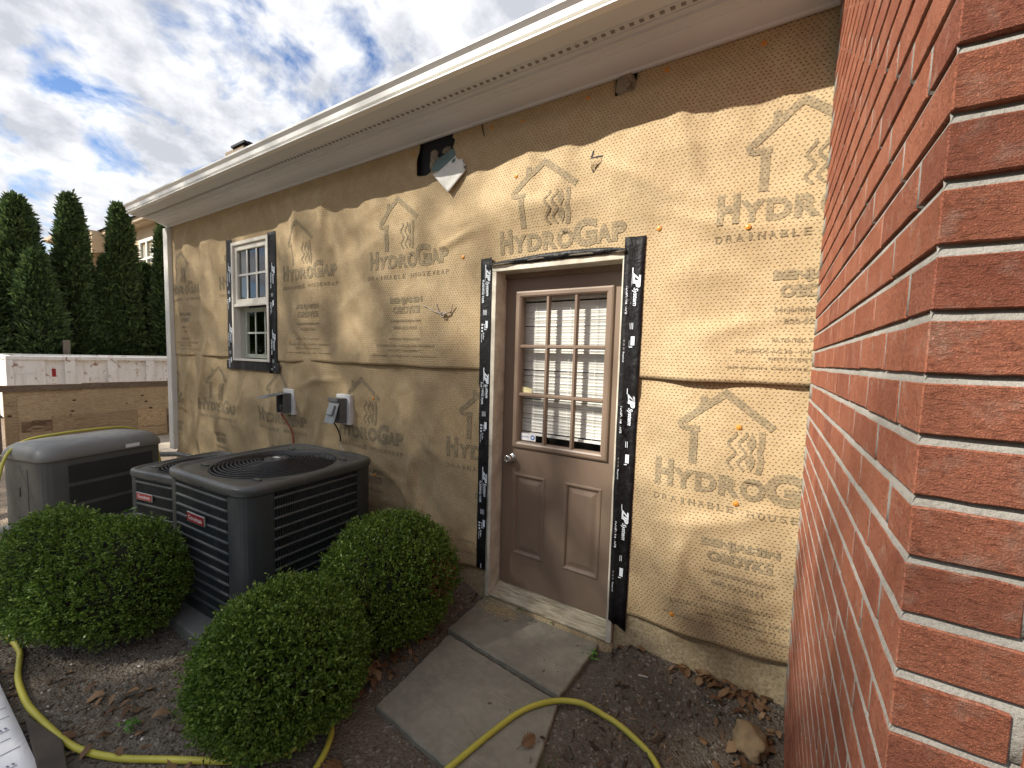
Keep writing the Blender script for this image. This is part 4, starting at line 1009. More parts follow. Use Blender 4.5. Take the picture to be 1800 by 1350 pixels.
bricks.sort(key=bkey)
rest = MB()
for k, (kind, loc) in enumerate(bricks):
    j = (Vector((rnd.uniform(-.0004, .0004), rnd.uniform(-.0018, .0018), rnd.uniform(-.0010, .0010))))
    me = brick_mesh(kind, rnd.randrange(7))
    if k < 298:
        o = link('brick', me, BW, Vector(loc) + j - BW.location)
    else:
        base = len(rest.V); off = Vector(loc) + j - BW.location
        rest.V += [tuple(v.co + off) for v in me.vertices]; rest.F += [tuple(base + i for i in p.vertices) for p in me.polygons]; rest.I += [p.material_index for p in me.polygons]
o = rest.obj('brickwork', [M['brick_f'], M['brick_s']], BW); o['kind'] = 'stuff'
# mortar: bed and head joints as a slightly recessed core with rough surface
def mortar_sheet(kind):
    # weather-struck joints: recessed under the brick above, nearly flush at the lower edge
    dip = DIP if kind == 'side' else DIPF
    if kind == 'side': us = np.arange(BY + DIPF, .02, .022); f = lambda u, z, d: (dip + d, u, z)
    else: us = np.arange(DIP, 1.24, .022); f = lambda u, z, d: (u, BY + dip + d, z)
    rows = []
    for c in range(-30, 32):
        z = Z0J - c * CH
        if z < -.16: continue
        rows += [(z + JT * .8, .0), (z + JT * .62, .0075), (z + JT * .45, .0070), (z + JT * .1, .0030), (z - JT * .40, .0), (z - JT * .6, -.0002), (z - CH * .5, .0)]
    rows.sort(); V = []
    for z, dd in rows:
        for k, u in enumerate(us):
            q_ = .25 if kind == 'side' else 1; d = dd * (.7 if kind == 'side' else 1) - q_ * (.0009 * nz(u * 60, z * 60, 3) + .0008 * nz(u * 17, z * 17, 8))
            V.append(f(u, z, dd * .5 if k == 0 else d))
    n = len(us); F = [(j * n + i, j * n + i + 1, (j + 1) * n + i + 1, (j + 1) * n + i) for j in range(len(rows) - 1) for i in range(n - 1)]
    if kind == 'side': F = [q[::-1] for q in F]
    return V, F
m = MB(); m.add(*mortar_sheet('side')); m.add(*mortar_sheet('front')); m.box(.03, 1.24, BY + .03, .0, -.14, 3.98)
for v_i, v in enumerate(m.V): m.V[v_i] = (v[0] - BW.location[0], v[1] - BW.location[1], v[2] - BW.location[2])
m.obj('mortar', M['mortar'], BW, smooth=True)
# footing at the base of the brick
m = MB(); m.box(-.022, 1.25, BY - .02, .0, -.3, -.075); 
for v_i, v in enumerate(m.V): m.V[v_i] = (v[0] - BW.location[0], v[1] - BW.location[1], v[2] - BW.location[2])
m.obj('footing', M['found'], BW, bevel=.006)

# ------------------------------------------------------------------ condensers
def sup(hx, hy, e, n=96, z=0, a0=0, a1=2 * math.pi, closed=True):
    out = []
    for k in range(n if closed else n + 1):
        a = a0 + (a1 - a0) * k / n; c, s = math.cos(a), math.sin(a); r = (abs(c) ** e + abs(s) ** e) ** (-1 / e)
        out.append((hx * r * c, hy * r * s, z))
    return out
def condenser(label, loc, rz, h, z0, H, nrib, badge, text):
    t = thing('condenser_unit', label, 'air conditioner', loc, rz, 'condensers by the wall')
    E = 7.5; top = H - .055
    m = MB(); m.loft([sup(h * .955, h * .955, E, 96, z0 + .02), sup(h * .955, h * .955, E, 96, top)], True, True); m.obj('coil', M['accoil'], t)
    m = MB(); m.loft([sup(h * .99, h * .99, E, 96, z0), sup(h * .99, h * .99, E, 96, z0 + .05), sup(h * .955, h * .955, E, 96, z0 + .05)], True); m.obj('base_pan', M['ac'], t)
    # corner posts
    m = MB()
    for q in range(4):
        a = math.pi / 4 + q * math.pi / 2; lo = [(sup(h * k, h * k, E, 12, 0, a - .215, a + .215, False)) for k in (1.0, .955)]
        ring = lo[0] + lo[1][::-1]
        mm = MB(); mm.loft([[(x, y, z) for x, y, _ in ring] for z in (z0 + .045, top + .005)], True, True); mm.obj('corner_post', M['ac'], t, bevel=.004, seg=1)
    # horizontal louver ribs, one mesh per face, repeated
    pr = [(.957, -.006), (.992, -.0095), (1.002, -.004), (1.002, .004), (.992, .009), (.957, .006)]
    a0, a1 = -math.pi / 4 + .212, math.pi / 4 - .212
    loops = []
    for k in range(17):
        a = a0 + (a1 - a0) * k / 16; p = sup(h, h, E, 1, 0, a, a + .1, False)[0]
        loops.append([(p[0] * s, p[1] * s, z) for s, z in pr])
    mm = MB(); mm.loft(loops, True, True); rib = mesh('louver_rib', mm.V, mm.F, M['rib'], smooth=True)
    for q in range(4):
        for k in range(nrib):
            link('louver_rib', rib, t, (0, 0, z0 + .075 + (top - z0 - .11) * k / (nrib - 1)), (0, 0, q * math.pi / 2))
    # fine vertical grille bars behind the ribs
    mm = MB()
    nb = 44
    for k in range(nb):
        a = a0 + (a1 - a0) * (k + .5) / nb; p = sup(h, h, E, 1, 0, a, a + .1, False)[0]; w = h * .0045
        for s0, s1 in ((.968, .988),):
            mm.box(p[0] * s0, p[0] * s1, p[1] - w, p[1] + w, z0 + .05, top)
    gm = mesh('louver_grille', mm.V, mm.F, M['ac'])
    for q in range(4):
        g = link('louver_grille', gm, t, None, (0, 0, q * math.pi / 2)); g['kind'] = 'stuff'
    # lid
    rf = h * .80; n = 96; circ = lambda r, z: [(r * math.cos(2 * math.pi * k / n), r * math.sin(2 * math.pi * k / n), z) for k in range(n)]
    m = MB(); m.loft([sup(h * .985, h * .985, E, n, top - .002), sup(h * 1.012, h * 1.012, E, n, top - .002), sup(h * 1.020, h * 1.020, E, n, top + .006), sup(h * 1.020, h * 1.020, E, n, H - .022), sup(h * 1.010, h * 1.010, E, n, H - .009), sup(h * .985, h * .985, E, n, H - .002), sup(h * .94, h * .94, E, n, H), sup(h * .915, h * .915, E, n, H - .012), sup(h * .90, h * .90, 6, n, H - .013), circ(rf * 1.03, H - .012), circ(rf, H - .02), circ(rf * .985, H - .16)])
    m.obj('lid', M['aclid'], t, smooth=True)
    m = MB(); m.loft([circ(rf * .985, H - .161), circ(rf * .2, H - .161)], False, True); m.obj('fan_well', M['black'], t)
    nr = int(rf / .027); zg = lambda r: H + .020 - .030 * (r / rf) ** 2.5
    m = MB()
    for k in range(nr):
        r = rf * 1.0 - k * (rf * .78) / nr; pts = circ(r, zg(r))[::2]; m.tube(pts, .0032, 6, closed=True)
    m.obj('fan_guard', M['guard'], t, smooth=True)
    for q in range(4):
        a = math.pi / 4 + q * math.pi / 2; m = MB(); m.tube([(r * math.cos(a), r * math.sin(a), zg(r) - .004) for r in np.linspace(rf * .2, rf * 1.12, 8)], .0042, 6); m.obj('guard_strut', M['guard'], t, smooth=True)
        m = MB(); r = rf * 1.13; m.box(r * math.cos(a) - .03, r * math.cos(a) + .03, r * math.sin(a) - .012, r * math.sin(a) + .012, H - .012, H - .005); m.obj('guard_bracket', M['aclid'], t)
    rh = rf * .205; m = MB(); m.loft([circ(rh, H - .10), circ(rh, H + .012), circ(rh * .96, H + .020), circ(rh * .62, H + .023), circ(rh * .6, H + .021), circ(rh * .1, H + .021)], False, True); m.obj('motor_cap', M['aclid'], t, smooth=False)
    for q in range(6):
        a = q * math.pi / 3; m = MB(); m.box(-.011, .011, -.006, .006, H + .0222, H + .0232); o = m.obj('cap_slot', M['black'], t); o.location = (rh * .76 * math.cos(a), rh * .76 * math.sin(a), 0); o.rotation_euler.z = a + math.pi / 2
    m = MB(); m.box(-.026, .026, -.014, .014, H + .0232, H + .0246); m.obj('sticker', M['sticker'], t)
    for q in range(4):
        a = q * math.pi / 2 + .4; m = MB(); m.add([(rh * .7 * math.cos(a - .3), rh * .7 * math.sin(a - .3), H - .09), (rf * .94 * math.cos(a - .42), rf * .94 * math.sin(a - .42), H - .125), (rf * .94 * math.cos(a + .3), rf * .94 * math.sin(a + .3), H - .07), (rh * .7 * math.cos(a + .3), rh * .7 * math.sin(a + .3), H - .065)], [(0, 1, 2, 3)]); o = m.obj('fan_blade', M['black'], t)
    for (x, y) in [(-.6, -1), (.1, -1), (.7, -1)]:
        m = MB(); p = sup(h * 1.021, h * 1.021, E, 1, 0, math.atan2(y, x), 9, False)[0]; m.cyl((p[0], p[1] + .004, top + .004), (p[0], p[1] - .004, top + .004), .005, 8); m.obj('screw', M['black'], t)
    # badge
    bx, bz, bw, bh = badge; by = -h * 1.006
    m = MB(); m.box(bx - bw / 2, bx + bw / 2, by - .008, by, bz - bh / 2, bz + bh / 2); b = m.obj('badge', M['silver'], t, bevel=.003)
    m = MB(); m.box(bx - bw / 2 + .005, bx + bw / 2 - .005, by - .0095, by - .0082, bz - bh / 2 + .005, bz + bh / 2 - .005); m.obj('badge_plate', M['red_badge'], b)
    V, F = put_text(text, bx - bw * .39, bx + bw * .39, bz - bh * .22, bz + bh * .25, .03)
    link('badge_lettering', mesh('badge_lettering', [(x, by - .0105, z) for x, z in V], F, M['badge_text']), b)
    return t
m = MB(); m.box(-.52, .52, -.52, .50, -.09, 0); o = m.obj('equipment_pad', M['pad'], None, loc=(-2.965, -.74, .052), bevel=.008)
tag(o, 'grey equipment pad under the large condenser', 'pad')
condenser('large dark grey condenser unit with red badge and round fan guard', (-2.945, -.70, .055), R(3), .452, .0, .828, 12, (-.03, .575, .20, .058), 'Goodman')
m = MB(); m.box(-.42, .42, -.42, .42, -.06, 0); tag(m.obj('equipment_pad', M['pad'], None, loc=(-4.04, -.71, .03), rot=(0, 0, R(10)), bevel=.008), 'grey equipment pad under the small condenser', 'pad')
condenser('smaller dark condenser unit half hidden behind the large one', (-4.04, -.70, .03), R(11), .345, .0, .665, 7, (-.10, .475, .19, .055), 'Goodman')

# ------------------------------------------------------------------ generator
GEN = thing('standby_generator', 'grey standby generator with rounded lid behind the left bush', 'generator', (-5.545, -1.03, .0), R(15))
hx, hy, E = .285, .445, 9
m = MB(); m.box(-hx - .06, hx + .06, -hy - .06, hy + .06, -.1, .035)
m.obj('pad', M['pad'], GEN, bevel=.01)
m = MB(); m.loft([sup(hx, hy, E, 96, .035), sup(hx, hy, E, 96, .665)], False, True); m.obj('body', M['gen'], GEN, smooth=False)
m = MB(); m.loft([sup(hx * .99, hy * .99, E, 96, .650), sup(hx * 1.03, hy * 1.02, E, 96, .645), sup(hx * 1.06, hy * 1.035, 8, 96, .660), sup(hx * 1.055, hy * 1.03, 7, 96, .697), sup(hx * .99, hy * .985, 6, 96, .738), sup(hx * .85, hy * .92, 5, 96, .769), sup(hx * .6, hy * .75, 4.5, 96, .784), sup(hx * .3, hy * .5, 4, 96, .790)], False, True)
m.obj('lid', M['genlid'], GEN, smooth=True)
for k in range(3):
    z0 = .07 + k * .185
    m = MB(); m.box(hx - .001, hx + .006, -hy + .16, hy - .10, z0, z0 + .155); o = m.obj('louver_panel', M['gendark'], GEN, bevel=.004)
m = MB(); m.box(hx * 1.055, hx * 1.055 + .004, .12, .23, .668, .70); m.obj('nameplate', M['sticker'], GEN)
m = MB(); m.box(-hx + .20, -hx + .38, -hy - .004, -hy + .002, .07, .58); m.obj('access_panel', M['gen'], GEN, bevel=.004)
m = MB(); m.box(-.02, .0, -hy - .008, -hy - .002, .34, .42); m.obj('latch', M['gendark'], GEN, bevel=.003)
m = MB()
m.tube(spline([(-5.05, -1.98, .0), (-5.18, -1.80, .10), (-5.36, -1.62, .40), (-5.47, -1.54, .645), (-5.55, -1.48, .732), (-5.66, -1.37, .780), (-5.70, -1.18, .800), (-5.74, -.98, .804), (-5.80, -.78, .796), (-5.83, -.66, .770), (-5.88, -.55, .70), (-5.98, -.40, .5), (-6.05, -.3, .1), (-6.2, -.1, .02)], 8), .011, 8)
tag(m.obj('air_line', M['hose'], smooth=True), 'thin yellow line draped over the grey generator lid', 'hose')
m = MB(); m.tube([(-7.6, -.16, .12), (-6.9, -.16, .235), (-6.1, -.16, .36), (-5.4, -.16, .40), (-5.0, -.1, .40)], .028, 10)
tag(m.obj('conduit', M['ac'], smooth=True), 'dark conduit running low along the wrapped wall to the corner', 'pipe')
m = MB(); m.tube(spline([(-5.5, -.03, .44), (-5.4, -.12, .46), (-5.2, -.14, .44), (-5.05, -.10, .46), (-4.95, -.05, .42), (-4.9, -.05, .2)], 6), .014, 8)
tag(m.obj('flexible_conduit', M['greylid'], smooth=True), 'pale flexible conduit looping behind the small condenser', 'pipe')

# ------------------------------------------------------------------ foliage builders
def leaf_cloud(P, D, size, aspect=.5, fold=.25, seed=0, jit=.6):
    """P positions (n,3), D pointing dirs; each leaf = 4 verts, 2 tris folded along the midrib"""
    rs = np.random.RandomState(seed); n = len(P)
    D = D + rs.normal(size=(n, 3)) * jit; D /= np.linalg.norm(D, axis=1)[:, None]
    A = rs.normal(size=(n, 3)); Sd = np.cross(D, A); Sd /= np.linalg.norm(Sd, axis=1)[:, None]; Nn = np.cross(D, Sd)
    s = (size * rs.uniform(.65, 1.25, n))[:, None]
    b = P; tip = P + D * s; l = P + D * s * .5 + Sd * s * aspect * .5 + Nn * s * fold * .4; r = P + D * s * .5 - Sd * s * aspect * .5 + Nn * s * fold * .4
    V = np.stack([b, l, tip, r], 1).reshape(-1, 3)
    i = np.arange(n) * 4; F = np.concatenate([np.stack([i, i + 1, i + 2], 1), np.stack([i, i + 2, i + 3], 1)], 1).reshape(-1, 3)
    return V, F
def np_mesh(name, V, F, mat):
    me = bpy.data.meshes.new(name); me.vertices.add(len(V)); me.vertices.foreach_set('co', np.ascontiguousarray(V, dtype=np.float32).ravel())
    me.loops.add(len(F) * 3); me.loops.foreach_set('vertex_index', np.ascontiguousarray(F, dtype=np.int32).ravel())
    me.polygons.add(len(F)); me.polygons.foreach_set('loop_start', np.arange(len(F), dtype=np.int32) * 3)
    me.materials.append(mat); me.update(calc_edges=True); return me
def dirs(n, rs): d = rs.normal(size=(n, 3)); return d / np.linalg.norm(d, axis=1)[:, None]

def boxwood(label, loc, lobes, n, seed, dead=None):
    """lobes: (cx,cy,cz,rx,ry,rz) relative to loc; leaves in little rosettes on a lumpy shell"""
    t = thing('boxwood_shrub', label, 'shrub', loc, 0, 'clipped boxwood shrubs'); rs = np.random.RandomState(seed)
    areas = np.array([l[3] * l[4] + l[3] * l[5] for l in lobes]); PP = []; DD = []
    for li, l in enumerate(lobes):
        k = int(n * areas[li] / areas.sum()); d = dirs(k * 2, rs); d = d[(d[:, 2] > -.75)][:k]
        lump = np.array([1 + .075 * nz(*(v * 2.4 + seed)) + .045 * nz(*(v * 6.0 + 3)) for v in d.astype(float)])
        depth = np.where(rs.rand(len(d)) < .05, rs.uniform(1.0, 1.09, len(d)), rs.uniform(.86, 1.02, len(d))) ; p = np.array(l[:3]) + d * np.array(l[3:]) * (lump * depth)[:, None]
        nn = d / np.array(l[3:]); nn /= np.linalg.norm(nn, axis=1)[:, None]
        ok = np.ones(len(p), bool)
        for lj, q in enumerate(lobes):
            if lj != li: ok &= (((p - np.array(q[:3])) / np.array(q[3:])) ** 2).sum(1) > .86
        ok &= p[:, 2] > .02
        PP.append(p[ok]); DD.append(nn[ok])
    P = np.concatenate(PP); D = np.concatenate(DD); D = D * .8 + np.array([0, 0, .45])
    D /= np.linalg.norm(D, axis=1)[:, None]
    k = 7; Pk = np.repeat(P, k, 0) + np.repeat(D, k, 0) * np.tile(np.linspace(-.016, .012, k), len(P))[:, None] + rs.normal(size=(len(P) * k, 3)) * .0035
    sp_ = rs.normal(size=(len(P) * k, 3)); Dk = np.repeat(D, k, 0) * 1.0 + sp_ * .75
    if dead is not None:
        isd = (np.linalg.norm(Pk - np.array(dead[:3]), axis=1) < dead[3]) & (rs.rand(len(Pk)) < .35)
    else: isd = np.zeros(len(Pk), bool)
    V, F = leaf_cloud(Pk[~isd], Dk[~isd], .0162, .55, .3, seed + 1, .2)
    o = link('foliage', np_mesh('foliage', V, F, M['box']), t); o['kind'] = 'stuff'
    if isd.any():
        V, F = leaf_cloud(Pk[isd], Dk[isd], .0185, .55, .3, seed + 2, .3); o = link('dead_foliage', np_mesh('dead_foliage', V, F, M['deadleaf']), t); o['kind'] = 'stuff'; o['label'] = 'browned patch of leaves'
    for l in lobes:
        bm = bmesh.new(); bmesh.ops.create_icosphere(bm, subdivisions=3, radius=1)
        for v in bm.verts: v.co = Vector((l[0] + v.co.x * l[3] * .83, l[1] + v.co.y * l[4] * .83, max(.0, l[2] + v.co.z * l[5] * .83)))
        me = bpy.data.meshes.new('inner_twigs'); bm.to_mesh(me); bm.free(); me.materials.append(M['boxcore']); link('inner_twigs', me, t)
    m = MB()
    for q in range(5):
        a = q * 1.25; m.tube([(lobes[0][0] + .02 * math.cos(a), lobes[0][1] + .02 * math.sin(a), -.03), (lobes[0][0] + .08 * math.cos(a), lobes[0][1] + .08 * math.sin(a), .2)], [.012, .008], 6)
    m.obj('stem', M['bark'], t)
    return t
boxwood('round clipped boxwood in front of the large condenser', (-1.9, -1.235, 0), [(0, 0, .262, .335, .335, .322)], 9600, 3)
boxwood('boxwood shrub with a browned side beside the door', (-2.004, -.549, 0), [(0, 0, .30, .372, .372, .366)], 8600, 5, dead=(.31, .06, .36, .11))
boxwood('wide two-humped boxwood at the left edge', (-3.3, -1.5, 0), [(.15, .09, .31, .27, .27, .345), (-.16, -.12, .34, .32, .26, .36), (.0, -.02, .32, .31, .29, .325)], 13500, 8)
def seedling(label, loc, n, L_, seed, up_=.3):
    rs = np.random.RandomState(seed); P = np.zeros((n, 3)); a = rs.uniform(0, 6.28, n); h = rs.uniform(.3, 1, n) * up_
    P[:, 2] = h; P[:, :2] = rs.normal(size=(n, 2)) * .015; D = np.stack([np.cos(a), np.sin(a), rs.uniform(-.1, .7, n)], 1)
    P += D * L_ * .3
    V, F = leaf_cloud(P, D, L_, .55, .25, seed, .15); t = thing('weed', label, 'plant', loc)
    link('leaf_tuft', np_mesh('leaf_tuft', V, F, M['weed']), t)
    m = MB(); m.tube([(0, 0, -.02), (0, 0, up_ * .9)], .003, 5); m.obj('stem', M['weed'], t); return t
seedling('leafy sapling growing in the shade before the generator', (-3.95, -1.22, 0), 26, .07, 4, .50)
seedling('bright green weed in the gap under the door sill', (-1.40, -.012, .015), 22, .022, 6, .02)
seedling('small weed below the middle of the sill', (-1.19, -.015, .015), 16, .020, 7, .025)
seedling('weed at the right edge of the upper flagstone', (-.885, -.12, -.01), 22, .026, 9, .02)
seedling('low weed in the soil at the left of the round boxwood', (-2.38, -1.62, -.01), 16, .03, 12, .03)
seedling('weeds beside the generator at the far left', (-6.4, -1.62, -.01), 60, .09, 13, .30)

# arborvitae row
def arborvitae(label, x, y, H, r, seed, twin=0):
    t = thing('arborvitae', label, 'tree', (x, y, 0), 0, 'arborvitae row behind the dumpster'); rs = np.random.RandomState(seed)
    cols = [(0, 0, H, r)] + ([(twin, .05, H * .93, r * .72)] if twin else []); PP = []; DD = []
    prof = lambda u: np.clip((1 - u) ** .62 * (.92 + .45 * u), .03, 1.1)
    for cx, cy, h, rr in cols:
        n = int(4200 * h / 5); u = rs.rand(n) ** .9; a = rs.uniform(0, 6.2832, n)
        rad = rr * prof(u) * (1 + .18 * np.sin(a * 3 + u * 9 + seed) + .12 * rs.normal(size=n)) * rs.uniform(.8, 1.0, n)
        PP.append(np.stack([cx + rad * np.cos(a), cy + rad * np.sin(a), .1 + u * (h - .15)], 1)); DD.append(np.stack([np.cos(a) * .8, np.sin(a) * .8, np.full(n, .75)], 1))
    P = np.concatenate(PP); D = np.concatenate(DD); k = 4
    Pk = np.repeat(P, k, 0) + rs.normal(size=(len(P) * k, 3)) * .035; Dk = np.repeat(D, k, 0)
    V, F = leaf_cloud(Pk, Dk, .13, .34, .15, seed, .42); o = link('crown', np_mesh('crown', V, F, M['cedar']), t); o['kind'] = 'stuff'
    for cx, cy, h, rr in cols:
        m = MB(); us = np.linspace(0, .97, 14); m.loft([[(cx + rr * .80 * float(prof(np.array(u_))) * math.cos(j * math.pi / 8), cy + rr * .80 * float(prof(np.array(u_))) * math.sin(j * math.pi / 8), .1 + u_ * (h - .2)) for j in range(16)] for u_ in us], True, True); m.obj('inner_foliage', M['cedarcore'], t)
    m = MB(); m.tube([(0, 0, -.1), (0, 0, .6)], [.09, .07], 8); m.obj('trunk', M['bark'], t); return t
arborvitae('broad dark arborvitae at the left edge of the row', -15.5, .10, 5.05, .64, 1, 0)
arborvitae('tallest arborvitae with a second leader, left of the stucco wall', -15.5, .98, 5.38, .43, 2, .0)
arborvitae('slim second leader arborvitae beside the tallest tree', -15.9, 1.13, 5.2, .34, 12, .0)
arborvitae('tall arborvitae between the stucco corner and the far window', -15.5, 1.92, 5.42, .43, 3, .0)
arborvitae('arborvitae with lit green tip beside the white corner board', -15.3, 2.83, 5.22, .38, 4)
arborvitae('low cone-shaped arborvitae in front at left', -14.9, .27, 3.75, .46, 5)
arborvitae('short dark arborvitae filling the gap under the far window', -15.9, 2.52, 4.0, .30, 6)
arborvitae('short arborvitae leaning on the left side of the third tall tree', -15.4, 1.60, 3.95, .32, 7)
arborvitae('squat arborvitae cut off by the left picture edge', -15.2, -.45, 3.0, .6, 8)
arborvitae('arborvitae mostly hidden behind the house corner', -15.4, 3.6, 5.2, .65, 9)

# shade trees behind the camera, between the sun and the wall
def shade_tree(label, base, trunk_h, lobes, n, leaf, seed):
    t = thing('oak_tree', label, 'tree', (base[0], base[1], 0), 0, 'shade trees behind the camera'); rs = np.random.RandomState(seed)
    m = MB(); m.tube([(0, 0, -.1), (.1, 0, trunk_h * .5), (.05, .1, trunk_h)], [.32, .25, .19], 10)
    for l in lobes:
        e = Vector(l[:3]); s0 = Vector((.05, .1, trunk_h * .8)); m.tube([s0, s0.lerp(e, .5) + Vector((0, 0, .4)), e], [.12, .08, .03], 7)
    m.obj('trunk', M['bark'], t, smooth=True)
    PP = []
    for l in lobes:
        k = int(n * l[3] ** 2 / sum(q[3] ** 2 for q in lobes) * (l[4] if len(l) > 4 else 1)); nc = max(6, k // 70)
        d = dirs(nc, rs) * (rs.rand(nc) ** .45)[:, None]; cc = np.array(l[:3]) + d * np.array([l[3], l[3], l[3] * .8])
        PP.append(np.repeat(cc, 70, 0) + rs.normal(size=(nc * 70, 3)) * np.array([.36, .36, .24]))
    P = np.concatenate(PP); V, F = leaf_cloud(P, rs.normal(size=P.shape) + np.array([0, 0, -.2]), leaf, .6, .2, seed, .3)
    o = link('crown', np_mesh('crown', V, F, M['oak']), t); o['kind'] = 'stuff'; return t
shade_tree('large oak standing behind the camera to the left', (-14.5, -14.0), 8, [(-2.2, 0, 15.0, 1.8), (0, .3, 15.3, 1.9), (1.1, -.3, 15.4, 1.4), (-.8, -.5, 13.2, 2.2, .5), (1.6, .5, 12.9, 2.0, .4), (-3.4, .4, 13.0, 1.8, .8), (3.0, 0, 13.5, 1.3), (-.5, .2, 17.1, 1.6, .34), (2.0, .1, 15.9, 1.05, .45), (2.1, 0, 14.5, 1.1, .75), (-3.4, 0, 16.6, 1.4, .42)], 17500, .17, 21)
shade_tree('smaller oak standing behind the camera', (-10.2, -14.2), 8, [(-.9, 0, 13.5, 1.2, .55), (.1, .2, 13.4, 1.2, .6), (1.0, 0, 12.7, 1.2, 1.7), (2.2, 0, 11.4, 1.3), (.2, -.5, 11.2, 1.6, .6), (-1.4, .3, 11.6, 1.4, .5)], 11000, .17, 22)
# unseen tree mass added behind the camera to cut low sky light
rs = np.random.RandomState(77); n = 15000; X = rs.uniform(-48, 30, n); top = 7.0 + 1.4 * np.sin(X * .31) + .9 * np.sin(X * .83 + 1)
P = np.stack([X, -19 - 4.5 * rs.rand(n), .2 + (top - .2) * rs.rand(n) ** .8], 1)
V, F = leaf_cloud(P, rs.normal(size=P.shape) + np.array([0, .4, -.2]), .95, .7, .2, 78, .3)
tag(link('sky_block_trees', np_mesh('sky_block_trees', V, F, M['oak'])), 'unseen tree belt added behind the camera to block low sky', kind='stuff')

# ------------------------------------------------------------------ things on the ground
hp = [(-4.6, -1.86), (-3.75, -1.79), (-3.46, -1.775), (-3.34, -1.79), (-3.20, -1.815), (-3.06, -1.825), (-2.88, -1.826), (-2.66, -1.806), (-2.45, -1.77), (-2.27, -1.70), (-2.12, -1.61), (-1.98, -1.53), (-1.85, -1.45), (-1.74, -1.35), (-1.70, -1.26), (-1.71, -1.19), (-1.665, -1.17), (-1.60, -1.225), (-1.545, -1.32), (-1.50, -1.45), (-1.42, -1.58), (-1.28, -1.60), (-1.19, -1.42), (-1.155, -1.2), (-1.115, -1.01), (-1.07, -.82), (-1.02, -.66), (-.95, -.555), (-.87, -.49), (-.76, -.452), (-.65, -.452), (-.54, -.49), (-.455, -.54), (-.40, -.62), (-.34, -.8), (-.3, -1.1), (-.35, -1.5)]
pts = spline([(x, y, .0) for x, y in hp], 8)
def hz(p):
    on = (-1.7 < p.x < -.8 and -1.68 < p.y < 0); return (.006 if on else gz(p.x, p.y)) + .0115
zs_h = [hz(p) for p in pts]; zs_h = [max(zs_h[max(0, k - 3):k + 4]) for k in range(len(zs_h))]; zs_h = [sum(zs_h[max(0, k - 3):k + 4]) / len(zs_h[max(0, k - 3):k + 4]) for k in range(len(zs_h))]
m = MB(); m.tube([(p.x, p.y, z_) for p, z_ in zip(pts, zs_h)], .0122, 12)
tag(m.obj('garden_hose', M['hose'], smooth=True), 'yellow hose snaking over soil and flagstone in the foreground', 'hose')
# white printed sheet lying on the ground
m = MB(); xs = np.linspace(-4.4, -2.0, 60); ys = np.linspace(-2.9, -1.874, 30)
V = [(x, y, .010 + .006 * nz(x * 3, y * 3) + .01 * (1 if False else 0)) for y in ys for x in xs]; n = 60
F = [(j * n + i, j * n + i + 1, (j + 1) * n + i + 1, (j + 1) * n + i) for j in range(29) for i in range(n - 1)]
m.add(V, F); SH = m.obj('printed_sheet', M['sheet'], smooth=True)
sf = SH.modifiers.new('t', 'SOLIDIFY'); sf.thickness = .006; sf.offset = -1
tag(SH, 'white printed plastic-faced sheet lying at the lower left corner', 'sheet')
items = []; r2 = random.Random(5)
for k in range(26):
    x = -4.1 + k * .082; y1 = -1.882 - r2.uniform(.0, .03); L_ = r2.uniform(.06, .12)
    if k % 3 == 1:
        for q in range(9):
            a = y1 - .13 + q * .0135; items.append(([(x + r2.uniform(-.004, .004), a), (x + .016, a + .004), (x + .016, a + .009), (x + r2.uniform(-.004, .004), a + .006)], [(0, 1, 2, 3)]))
        items.append(([(x + .024, y1 - .12), (x + .028, y1 - .12), (x + .028, y1 - .01), (x + .024, y1 - .01)], [(0, 1, 2, 3)]))
    else: items.append(([(x, y1 - L_), (x + .004, y1 - L_), (x + .006, y1), (x + .002, y1)], [(0, 1, 2, 3)]))
V, F = merge(items); link('sheet_print', mesh('sheet_print', [(x, y, .010 + .006 * nz(x * 3, y * 3) + .0018) for x, y in V], F, M['sheetink']), SH)['kind'] = 'stuff'
m = MB(); m.add(*quadslab((-2.84, -1.850, .0), (-2.15, -1.90, .0), (-2.15, -1.84, .0), (-2.52, -1.795, .0), .012)); 
tag(m.obj('weathered_slab', M['slab'], bevel=.004), 'weathered brown slab between the white sheet and the hose', 'slab')
# rock
def rock(name, c, r, seed, mat):
    bm = bmesh.new(); bmesh.ops.create_icosphere(bm, subdivisions=4, radius=1)
    for v in bm.verts:
        d = v.co.copy(); k = 1 + .42 * nz(d.x * 1.3 + seed, d.y * 1.3, d.z * 1.3) + .10 * nz(d.x * 3.5, d.y * 3.5 + seed, d.z * 3.5) + .03 * nz(d.x * 11, d.y * 11, d.z * 11)
        v.co = Vector((d.x * r[0] * k, d.y * r[1] * k, d.z * r[2] * k))
    me = bpy.data.meshes.new(name); bm.to_mesh(me); bm.free(); me.materials.append(mat)
    for p in me.polygons: p.use_smooth = True
    return link(name, me, None, c)
o = rock('rock', (-.125, -.262, .03), (.062, .085, .05), 4, M['rock']); o.rotation_euler.z = R(25); tag(o, 'tan knobbly rock on the soil by the brick wall', 'rock')
